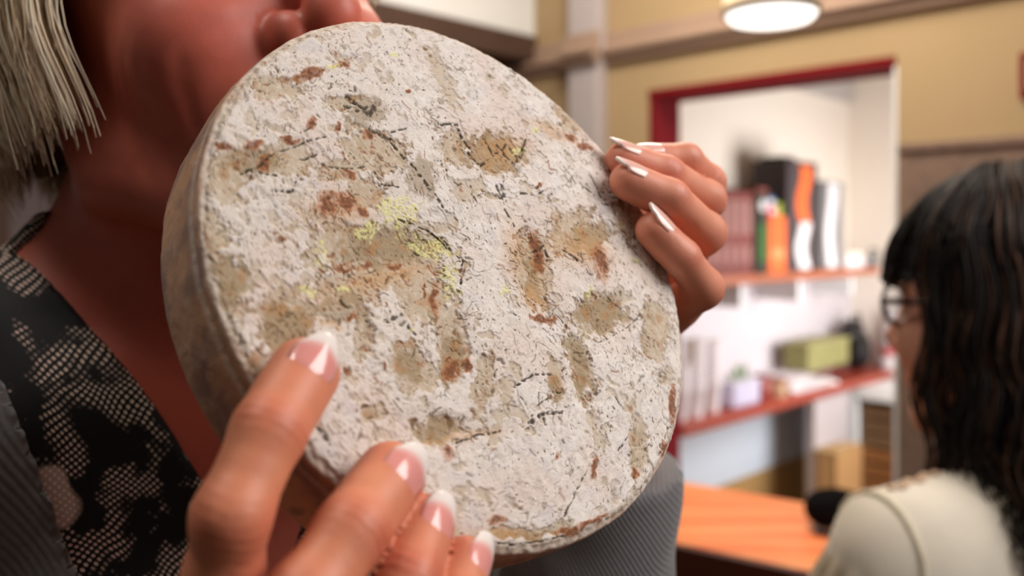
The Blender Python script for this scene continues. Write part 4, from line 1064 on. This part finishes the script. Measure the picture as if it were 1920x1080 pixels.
# blouse: a shell over the torso, open in a V at the front
def blouse_fn(p):
    q = T1.inv(p)
    v = smin(full_torso(p) - 0.004, full_torso(p) - 0.004, 0)
    s_ = np.sqrt(q[:, 1] ** 2 + 0.01 ** 2)
    cutf = (q[:, 2] - (-0.244 + 2.14 * s_)) / 2.36
    cutb = (q[:, 2] + 0.088)
    cut = np.where(q[:, 0] > -0.036, np.maximum(cutf, q[:, 2] + 0.058), q[:, 2] + 0.052)
    v = smax(v, cut, 0.004)
    return np.maximum(v, -(q[:, 2] + 0.74))
full_torso = field([(field(tors1), 0)] + [(cap(S_, S_ + 0.55 * (E_ - S_), 0.046, 0.042), 0.04) for S_, E_, W_ in arms1])
bl = nets(blouse_fn, np.array([-0.5, 0.1, CZ - 0.7]), np.array([0.25, 0.85, CZ + 0.02]), 0.0033)
# cardigan: looser shell, wide open at the front, with sleeves down to the wrists
def card_fn(p):
    q = T1.inv(p)
    tor = full_fn(p) - 0.009 - 0.003 * np.sin(q[:, 1] * 60 + q[:, 2] * 14) * sstep(-0.2, -0.5, q[:, 2])
    sl = np.minimum(cap(El + 0.0 * Wl, El + 0.93 * (Wl - El), 0.047, 0.037)(p), cap(Er, Er + 0.9 * (Wr - Er), 0.047, 0.036)(p)) - 0.0015 * np.sin(p[:, 2] * 150 + 5 * np.sin(p[:, 0] * 40))
    s_ = np.abs(q[:, 1])
    cutf = (q[:, 2] - (-0.53 + 3.9 * s_)) / 4.0
    arm_zone = np.minimum(cap(Sl, El, 0.055, 0.055)(p), cap(Sr, Er, 0.055, 0.055)(p))
    cut = np.where(q[:, 0] > -0.03, np.maximum(cutf, -5.0), q[:, 2] + 0.105)
    cut = np.minimum(cut, arm_zone)
    v = np.maximum(tor, cut)
    endl = ((p - El) @ NV(Wl - El)) - 0.93 * np.linalg.norm(Wl - El); endr = ((p - Er) @ NV(Wr - Er)) - 0.9 * np.linalg.norm(Wr - Er)
    near_l = cap(El, Wl, 0.05, 0.05)(p) < 0; near_r = cap(Er, Wr, 0.05, 0.05)(p) < 0
    v = smin(v, sl, 0.02)
    v = np.where(near_l, np.maximum(v, endl), v); v = np.where(near_r, np.maximum(v, endr), v)
    return np.maximum(v, -(q[:, 2] + 0.78))
cd = nets(card_fn, np.array([-0.5, 0.08, CZ - 0.76]), np.array([0.3, 0.85, CZ + 0.0]), 0.005)

# snakeskin print: cream and pink scales in rows, broken by black bands and pale ringed spots
def snake_material():
    m = material('snakeskin_print_cloth', (0.01, 0.01, 0.01, 1), 0.7, 0.2, attr='Col')
    b = m.node_tree.nodes['Principled BSDF']
    return m
def garment_mesh(name, V, Q, mat, parent, cols=None): return np_mesh(name, V, Q, mat, parent, True, cols)
Vc, Qc, Nc = bl
def snake_nodes():
    m = D.materials.new('snakeskin_print_cloth'); m.use_nodes = True; nt = m.node_tree; N_ = nt.nodes; L_ = nt.links
    b = N_['Principled BSDF']; b.inputs['Roughness'].default_value = 0.65; b.inputs['Specular IOR Level'].default_value = 0.25
    at_ = N_.new('ShaderNodeAttribute'); at_.attribute_name = 'Col'
    def vm(op, a, bb=None, sc=None):
        n = N_.new('ShaderNodeVectorMath'); n.operation = op
        L_.new(a, n.inputs[0])
        if bb is not None:
            if hasattr(bb, 'links'): L_.new(bb, n.inputs[1])
            else: n.inputs[1].default_value = bb
        if sc is not None: n.inputs['Scale'].default_value = sc
        return n.outputs[0]
    def mth(op, a, bb=0.0, cl=False):
        n = N_.new('ShaderNodeMath'); n.operation = op; n.use_clamp = cl
        for i, x in enumerate((a, bb)):
            if hasattr(x, 'links'): L_.new(x, n.inputs[i])
            else: n.inputs[i].default_value = x
        return n.outputs[0]
    def rng_(v, a, bb, c=0.0, d=1.0):
        n = N_.new('ShaderNodeMapRange'); n.inputs[1].default_value = a; n.inputs[2].default_value = bb; n.inputs[3].default_value = c; n.inputs[4].default_value = d
        L_.new(v, n.inputs[0]); return n.outputs[0]
    def nz(v, s, det=2.0):
        n = N_.new('ShaderNodeTexNoise'); n.inputs['Scale'].default_value = s; n.inputs['Detail'].default_value = det; L_.new(v, n.inputs['Vector']); return n
    base_ = at_.outputs['Vector']
    wob = vm('SCALE', vm('SUBTRACT', nz(base_, 26.0).outputs['Color'], (0.5, 0.5, 0.5)), sc=0.014)
    v = vm('ADD', base_, wob)
    mp_ = N_.new('ShaderNodeMapping'); mp_.inputs['Rotation'].default_value = (0, 0, math.radians(40)); L_.new(v, mp_.inputs['Vector'])
    sx = N_.new('ShaderNodeSeparateXYZ'); L_.new(mp_.outputs[0], sx.inputs[0])
    gx = mth('ABSOLUTE', mth('SINE', mth('MULTIPLY', sx.outputs[0], math.pi / 0.0021))); gy = mth('ABSOLUTE', mth('SINE', mth('MULTIPLY', sx.outputs[1], math.pi / 0.0025)))
    dots = rng_(mth('MULTIPLY', gx, gy), 0.5, 0.75)
    band = nz(base_, 46.0, 3.0); patch = rng_(band.outputs['Fac'], 0.47, 0.54)
    band2 = nz(vm('ADD', base_, (3.1, 1.7, 0.4)), 20.0, 2.0); solid = rng_(band2.outputs['Fac'], 0.56, 0.59)
    vo = N_.new('ShaderNodeTexVoronoi'); vo.inputs['Scale'].default_value = 24.0; L_.new(vm('MULTIPLY', mp_.outputs[0], (1.6, 0.75, 1.0)), vo.inputs['Vector'])
    spot = rng_(vo.outputs['Distance'], 0.20, 0.16); ring = rng_(vo.outputs['Distance'], 0.42, 0.34)
    pick = rng_(vo.outputs['Color'], 0.4, 0.42)
    spot = mth('MULTIPLY', spot, pick); ring = mth('MULTIPLY', ring, pick)
    f = mth('MULTIPLY', dots, mth('ADD', mth('MULTIPLY', patch, 0.95), 0.0))
    f = mth('MAXIMUM', f, mth('MULTIPLY', solid, mth('ADD', mth('MULTIPLY', dots, 0.4), 0.6)))
    f = mth('MULTIPLY', f, mth('SUBTRACT', 1.0, ring)); f = mth('MAXIMUM', f, spot, True)
    mx = N_.new('ShaderNodeMix'); mx.data_type = 'RGBA'
    L_.new(f, mx.inputs[0]); mx.inputs[6].default_value = srgb(14, 12, 12); 
    pk = N_.new('ShaderNodeMix'); pk.data_type = 'RGBA'; L_.new(rng_(nz(base_, 9.0).outputs['Fac'], 0.4, 0.6), pk.inputs[0]); pk.inputs[6].default_value = srgb(226, 190, 178); pk.inputs[7].default_value = srgb(222, 206, 184)
    L_.new(pk.outputs[2], mx.inputs[7]); L_.new(mx.outputs[2], b.inputs['Base Color'])
    return m
q = T1.inv(Vc)
tuv = np.stack([q[:, 1], q[:, 2] - 0.0, 0.35 * q[:, 0]], 1)
np_mesh('blouse', Vc, Qc, snake_nodes(), woman, True, tuv)
m_knit = material('grey_knit', srgb(116, 114, 115), 0.9, 0.15, vary=(500, 0.8), bump=(700, 0.5, 0.0012), sheen=0.3)
def rib(mat, scale, axis_rot):
    nt = mat.node_tree; wv = nt.nodes.new('ShaderNodeTexWave'); wv.inputs['Scale'].default_value = scale; wv.inputs['Distortion'].default_value = 0.4
    tc = nt.nodes.new('ShaderNodeTexCoord'); mp = nt.nodes.new('ShaderNodeMapping'); mp.inputs['Rotation'].default_value = axis_rot
    nt.links.new(tc.outputs['Object'], mp.inputs['Vector']); nt.links.new(mp.outputs[0], wv.inputs['Vector'])
    bn = [n for n in nt.nodes if n.type == 'BUMP'][0]; nt.links.new(wv.outputs['Fac'], bn.inputs['Height'])
rib(m_knit, 160, (0.0, 0.5, 0.2))
np_mesh('cardigan', cd[0], cd[1], m_knit, woman, True)
tr = nets(legs_sdf(T1, 0.0, 0.006), np.array([T1.M[0] - 0.3, T1.M[1] - 0.3, 0.03]), np.array([T1.M[0] + 0.3, T1.M[1] + 0.3, CZ - 0.48]), 0.012)
np_mesh('trousers', tr[0], tr[1], material('black_trouser_cloth', srgb(34, 32, 36), 0.85, 0.2), woman, True)
shoes(T1, woman, m_black)

# hair
def hair_paths(H, n, k, az0, az1, u_end, jit, flare, part, seed, wavy=0.0, el=(0.106, 0.088, 0.094), curl=0.0, top=0.075, clumps=60, layer=(0.94, 1.10), tips=0.0):
    g = np.random.default_rng(seed); out = np.zeros((n, k, 3)); rr = np.zeros(n); ly = np.zeros(n)
    cl_az = g.uniform(az0, az1, clumps); cl_off = g.uniform(-1, 1, (clumps, 3))
    for i in range(n):
        c = g.integers(clumps); az = cl_az[c] + g.normal() * 0.055; z1 = u_end + jit * (0.6 * cl_off[c, 0] + 0.5 * g.normal())
        lay = g.uniform(*layer); ph = cl_off[c, 1] * 3 + g.normal() * 0.35; fr = 1 + 0.25 * cl_off[c, 2]
        arc = np.linspace(0.22 + 0.1 * g.random(), math.pi / 2, k // 2)
        low = k - k // 2
        for j in range(k):
            if j < k // 2:
                a = arc[j]; f = math.sin(a); x, y, z = el[0] * lay * f * math.cos(az), el[1] * lay * f * math.sin(az), top + el[2] * lay * math.cos(a)
                t = 0.0
            else:
                t = (j - k // 2 + 1) / low
                z = top + (z1 - top) * t
                s = lay * (1 + flare * math.sin(t * math.pi * 0.6) - curl * t ** 3)
                x, y = el[0] * s * math.cos(az), el[1] * s * math.sin(az)
                x += tips * t ** 2 * max(0, math.cos(az) + 0.35)
            wv_ = wavy * (0.3 + t) * np.array([math.sin(z * 75 * fr + ph), math.cos(z * 62 * fr + ph * 1.7), 0])
            jn = 0.0016 * np.array([math.sin(j * 0.7 + ph * 2), math.cos(j * 0.8 + ph), 0])
            out[i, j] = H.p(x + part + wv_[0] + jn[0], y + wv_[1] + jn[1], z)
        rr[i] = g.uniform(0.7, 1.25); ly[i] = lay
    return out, rr, ly, g
def hair_cap(name, H, az0, az1, u_end, mat, parent, part, el, top, thick, lay=0.93, cover=0.1, amax=math.pi / 2):
    na, nz_ = 60, 26; V = []
    for L_ in (0, 1):
        for i in range(na):
            az = az0 + (az1 - az0) * i / (na - 1)
            for j in range(nz_):
                s = lay - L_ * thick
                if j < 14 or amax < 1.5:
                    a = cover + (amax - cover) * j / (13 if amax > 1.5 else nz_ - 1); f = math.sin(a); z = top + el[2] * s * math.cos(a)
                else:
                    f = 1.0; z = top + (u_end - top) * (j - 13) / (nz_ - 14)
                    z += 0.006 * math.sin(az * 17) * (j == nz_ - 1)
                V.append(H.p(part + el[0] * s * f * math.cos(az), el[1] * s * f * math.sin(az), z))
    g = lambda l, i, j: (l * na + i) * nz_ + j; Q = []
    for i in range(na - 1):
        for j in range(nz_ - 1):
            Q.append((g(0, i, j), g(0, i, j + 1), g(0, i + 1, j + 1), g(0, i + 1, j))); Q.append((g(1, i, j), g(1, i + 1, j), g(1, i + 1, j + 1), g(1, i, j + 1)))
        for j in (0, nz_ - 1): Q.append((g(0, i, j), g(0, i + 1, j), g(1, i + 1, j), g(1, i, j)))
    for j in range(nz_ - 1):
        for i in (0, na - 1): Q.append((g(0, i, j), g(1, i, j), g(1, i, j + 1), g(0, i, j + 1)))
    return np_mesh(name, np.array(V), np.array(Q), mat, parent, True)

m_blond = material('blond_hair', srgb(214, 188, 144), 0.38, 0.5, attr='Col')
m_blond_flat = material('pale_blond_hair', srgb(206, 182, 148), 0.5, 0.4, bump=(260, 0.5, 0.002))
EL1 = (0.112, 0.089, 0.098)
hp, hrr, hly, g = hair_paths(H1, 6000, 18, math.radians(69), math.radians(291), -0.024, 0.011, 0.05, -0.016, 3, 0.0015, EL1, 0.06, 0.07, 90, (0.93, 1.09), 0.03)
sh = g.random(6000)[:, None]; tint = lin(230, 210, 184) * sh + lin(190, 158, 120) * (1 - sh)
dk = (g.random(6000) < 0.15)[:, None]; tint = np.where(dk, lin(120, 92, 56), tint); wt = (g.random(6000) < 0.25)[:, None]; tint = np.where(wt, lin(238, 226, 200), tint)
taper = np.interp(np.arange(18), [0, 3, 12, 17], [0.6, 1, 1, 0.25])
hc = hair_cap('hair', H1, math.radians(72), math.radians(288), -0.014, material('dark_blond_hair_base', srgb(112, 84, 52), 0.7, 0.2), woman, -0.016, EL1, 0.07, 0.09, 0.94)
hair_cap('hair_crown', H1, math.radians(-80), math.radians(80), 0.1, m_blond_flat, woman, -0.016, EL1, 0.07, 0.09, 0.98, 0.0, 0.95)
hs = strands('hair_strands', hp, 0.00043 * hrr[:, None] * taper[None, :], m_blond, woman, tint); hs['kind'] = 'stuff'
hp, hrr, hly, g = hair_paths(H1, 500, 18, math.radians(-62), math.radians(80), 0.05, 0.012, 0.02, -0.012, 5, 0.001, (0.108, 0.086, 0.1), 0.0, 0.07, 40, (0.97, 1.06))
keep = np.abs(H1.inv(hp[:, -1])[:, 0]) < 0.075
hp = hp[keep]; hp[:, 10:] = hp[:, 10:10 + 1] + (hp[:, 10:] - hp[:, 10:11]) * 0.25
fs = strands('hair_fringe', hp, 0.0007 * np.ones((len(hp), 1)) * taper[None, :], m_blond, woman, np.broadcast_to(lin(214, 190, 150), (len(hp), 3))); fs['kind'] = 'stuff'

# ------------------------------------------------------------------ the woman behind, seen from the back
M2 = P(1892, 660, 0.88)
H2 = Frame(M2, (-0.6, 0.8, 0), -4)
T2 = Frame(M2 + np.array([-0.014, 0.0, -0.02]), (-0.30, 0.95, 0))
m_skin2 = material('pale_skin', srgb(206, 150, 124), 0.5, 0.35, attr='Col', sss=0.08)
w2 = thing('person', 'dark haired woman in glasses and a cream blouse, seen from behind', 'person', (M2[0], M2[1], 0))
S2 = [T2.p(-0.03, s * 0.15, -0.165) for s in (1, -1)]
E2_ = [T2.p(0.02, 0.2, -0.44), T2.p(0.02, -0.2, -0.44)]; W2 = [T2.p(0.22, 0.12, -0.46), T2.p(0.22, -0.12, -0.46)]
t2 = torso_ops(T2, [])
b2f = field(head_ops(H2) + t2)
b2 = nets(b2f, M2 + np.array([-0.3, -0.3, -0.34]), M2 + np.array([0.3, 0.3, 0.2]), 0.004)
a2f = union([field([(cap(s, e, 0.042, 0.036), 0), (cap(e, w_, 0.035, 0.026), 0.012)]) for s, e, w_ in zip(S2, E2_, W2)])
l2 = nets(union([field(t2), a2f]), M2 + np.array([-0.4, -0.35, -0.82]), M2 + np.array([0.4, 0.4, -0.3]), 0.009)
hands2 = []
for sgn, w_, e in ((1, W2[0], E2_[0]), (-1, W2[1], E2_[1])):
    h2 = Hand(); d = NV(w_ - e); sd = T2.r * sgn; nn = T2.u
    mc_ = [w_ + d * 0.085 + sd * (-0.024 + 0.016 * k) for k in range(4)]
    for k, ln in enumerate((0.036, 0.041, 0.038, 0.03)):
        m0 = mc_[k]; p1 = m0 + d * ln - nn * 0.004; p2 = p1 + d * ln * 0.55 - nn * 0.012; p3 = p2 + d * ln * 0.35 - nn * 0.012
        h2.finger(p3, p2, p1, m0, (0.0066, 0.0078, 0.0088, 0.0105), nn, dict(w=0.0095))
    h2.finger(w_ + d * 0.085 - sd * 0.055, w_ + d * 0.065 - sd * 0.048, w_ + d * 0.04 - sd * 0.034, w_ + d * 0.015 - sd * 0.015, (0.0082, 0.0095, 0.011, 0.013), nn, dict(w=0.011))
    h2.palm = [(cap(m, w_, 0.0105, 0.015), 0.01) for m in mc_] + [(cap(mc_[0], mc_[3], 0.0095, 0.009), 0.008)]
    hands2.append(h2)
hm2 = [nets(h.sdf(), *bounds([x for f in h.f for x in f['p']] + [h.f[4]['p'][3]], 0.025), 0.0026) for h in hands2]
Vb, Qb, Nb = join([b2, l2] + hm2)
c2 = np.broadcast_to(lin(208, 150, 126), Vb.shape).copy()
np_mesh('body', Vb, Qb, m_skin2, w2, True, c2)
for h in hands2: h.nails(w2)
eyes(H2, w2, (0.08, 0.05, 0.03))
# blouse with gathered sleeves and a lace yoke
def blouse2(p):
    q = T2.inv(p)
    v = field_t2(p) - 0.007 - 0.0022 * np.sin(q[:, 1] * 95 + 3 * np.sin(q[:, 2] * 20)) * sstep(-0.17, -0.24, q[:, 2])
    for s, e, w_ in zip(S2, E2_, W2):
        ab = NV(e - s); t = (p - s) @ ab; L_ = np.linalg.norm(e - s)
        rad_dir = (p - s) - t[:, None] * ab; ang_ = np.arctan2(rad_dir @ T2.f, rad_dir @ np.cross(ab, T2.f))
        puff = 0.011 + 0.02 * np.sin(np.clip(t / L_, 0, 1) * np.pi) + 0.0035 * np.sin(ang_ * 17 + 6 * t) * sstep(-0.01, 0.03, t)
        sl = np.maximum(cap(s, e, 0.044, 0.04)(p) - puff, t - L_ * 0.9)
        v = smin(v, sl, 0.008)
    cut = q[:, 2] + 0.108 - 0.03 * sstep(0.0, -0.05, q[:, 0])
    return np.maximum(np.maximum(v, cut), -(q[:, 2] + 0.70))
field_t2 = field(t2)
bb = nets(blouse2, M2 + np.array([-0.42, -0.35, -0.72]), M2 + np.array([0.42, 0.42, -0.05]), 0.005)
m_cream_cloth = material('cream_blouse_cloth', srgb(222, 212, 186), 0.85, 0.15, vary=(26, 0.9), bump=(300, 0.25, 0.001), sheen=0.2)
tcol = np.broadcast_to(lin(226, 216, 198), bb[0].shape).copy()
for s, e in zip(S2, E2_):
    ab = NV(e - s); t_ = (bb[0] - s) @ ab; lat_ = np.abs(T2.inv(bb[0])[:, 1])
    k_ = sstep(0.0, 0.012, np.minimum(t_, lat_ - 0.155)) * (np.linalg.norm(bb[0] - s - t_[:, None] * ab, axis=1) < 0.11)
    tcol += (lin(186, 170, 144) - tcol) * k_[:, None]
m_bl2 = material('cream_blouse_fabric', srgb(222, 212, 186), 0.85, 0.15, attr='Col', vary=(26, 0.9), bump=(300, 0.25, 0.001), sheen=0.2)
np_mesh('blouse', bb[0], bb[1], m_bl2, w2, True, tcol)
# shoulder seam piping and lace yoke band
pts = []
for a in np.linspace(-1.3, 1.6, 14):
    d0 = NV(T2.u * math.cos(a) - T2.f * math.sin(a)); o_ = S2[1] - T2.r * 0.018
    t = 0.12
    for _ in range(40): t -= 0.7 * float(blouse2((o_ + d0 * t)[None])[0])
    pts.append(o_ + d0 * (t + 0.0005))
MB().tube(pts, 0.0028, 6).build('seam', m_cream_cloth, w2, True)
m_lace = material('beige_lace', srgb(204, 176, 150), 0.9, 0.1, bump=(500, 0.6, 0.001))
lace = MB()
for k in range(16):
    o_ = T2.p(-0.035 - 0.0025 * (k % 3), -0.062 - 0.0062 * k, -0.05); t = 0.0
    for _ in range(60):
        dd = float(blouse2((o_ - T2.u * t)[None])[0]); t += 0.6 * dd
    c_ = o_ - T2.u * t
    lace.lathe(c_, WORLD, [(0.0, 0.001), (0.0022, 0.0022), (0.0044, 0.0022), (0.005, 0.0), (0.0025, -0.001)], 8)
lc = lace.build('lace_trim', m_lace, w2, True)
sk = nets(legs_sdf(T2, 0.0, 0.008), np.array([T2.M[0] - 0.32, T2.M[1] - 0.32, 0.03]), np.array([T2.M[0] + 0.32, T2.M[1] + 0.32, M2[2] - 0.55]), 0.014)
np_mesh('trousers', sk[0], sk[1], material('navy_trouser_cloth', srgb(40, 44, 60), 0.85, 0.2), w2, True)
shoes(T2, w2, m_black)
m_dark = material('dark_brown_hair', srgb(30, 20, 16), 0.55, 0.3, attr='Col')
EL2 = (0.118, 0.1, 0.106)
def dtint(n, g):
    s = g.random(n)[:, None]; return lin(34, 24, 20) * s + lin(16, 12, 11) * (1 - s)
hair_cap('hair', H2, math.radians(80), math.radians(280), -0.12, material('dark_hair_base', srgb(18, 13, 11), 0.7, 0.2), w2, -0.012, EL2, 0.075, 0.08, 0.97, 0.0)
hp, hrr, hly, g = hair_paths(H2, 1500, 30, math.radians(74), math.radians(286), -0.165, 0.03, 0.12, -0.012, 11, 0.0065, EL2, 0.04, 0.075, 70, (0.95, 1.12))
tint = dtint(1500, g); lo_ = (g.random(1500) < 0.2)[:, None]; tint = np.where(lo_, lin(72, 46, 30), tint)
t30 = np.interp(np.arange(30), [0, 4, 22, 29], [0.7, 1, 1, 0.3])
hs = strands('hair_strands', hp, 0.0014 * hrr[:, None] * t30[None, :], m_dark, w2, tint); hs['kind'] = 'stuff'
hp, hrr, hly, g = hair_paths(H2, 500, 20, math.radians(-80), math.radians(80), 0.082, 0.01, 0.03, -0.012, 13, 0.003, (0.118, 0.1, 0.106), 0.06, 0.075, 40, (0.97, 1.08))
t20 = np.interp(np.arange(20), [0, 4, 15, 19], [0.7, 1, 1, 0.3])
fs = strands('hair_fringe', hp, 0.0013 * hrr[:, None] * t20[None, :], m_dark, w2, dtint(500, g)); fs['kind'] = 'stuff'
# glasses
gl0 = H2.p(0.1, 0, 0.052); gs = thing('glasses', 'dark framed glasses worn by the dark haired woman', 'glasses', gl0)
m_frame = material('dark_glasses_frame', srgb(44, 26, 34), 0.25, 0.5)
m_lens = material('clear_lens', (0.95, 0.97, 1, 1), 0.02, 0.5, trans=1.0)
for s in (-1, 1):
    c_ = H2.p(0.1, s * 0.034, 0.05); ring = []
    for k in range(25):
        a = 2 * math.pi * k / 24; ring.append(c_ + H2.r * 0.026 * math.cos(a) + H2.u * (0.021 * math.sin(a) + 0.003 * math.cos(a) * s) - H2.f * 0.004 * abs(math.cos(a)))
    MB().tube(ring, 0.003, 6).build('rim', m_frame, gs, True)
    MB().lathe(c_ - H2.f * 0.002, (H2.r, H2.u, H2.f), [(0, 0.0012), (0.0205, 0.0), (0.0205, -0.0012), (0, 0.0)], 24).build('lens', m_lens, gs, True)
    MB().tube([H2.p(0.096, s * 0.06, 0.056), H2.p(0.085, s * 0.074, 0.055), H2.p(0.03, s * 0.082, 0.053), H2.p(-0.005, s * 0.083, 0.05), H2.p(-0.025, s * 0.083, 0.03)], [0.0038, 0.0036, 0.003, 0.0024, 0.0024], 6).build('temple', m_frame, gs, True)
MB().tube([H2.p(0.101, -0.009, 0.054), H2.p(0.106, 0, 0.057), H2.p(0.101, 0.009, 0.054)], 0.0019, 6).build('bridge', m_frame, gs, True)
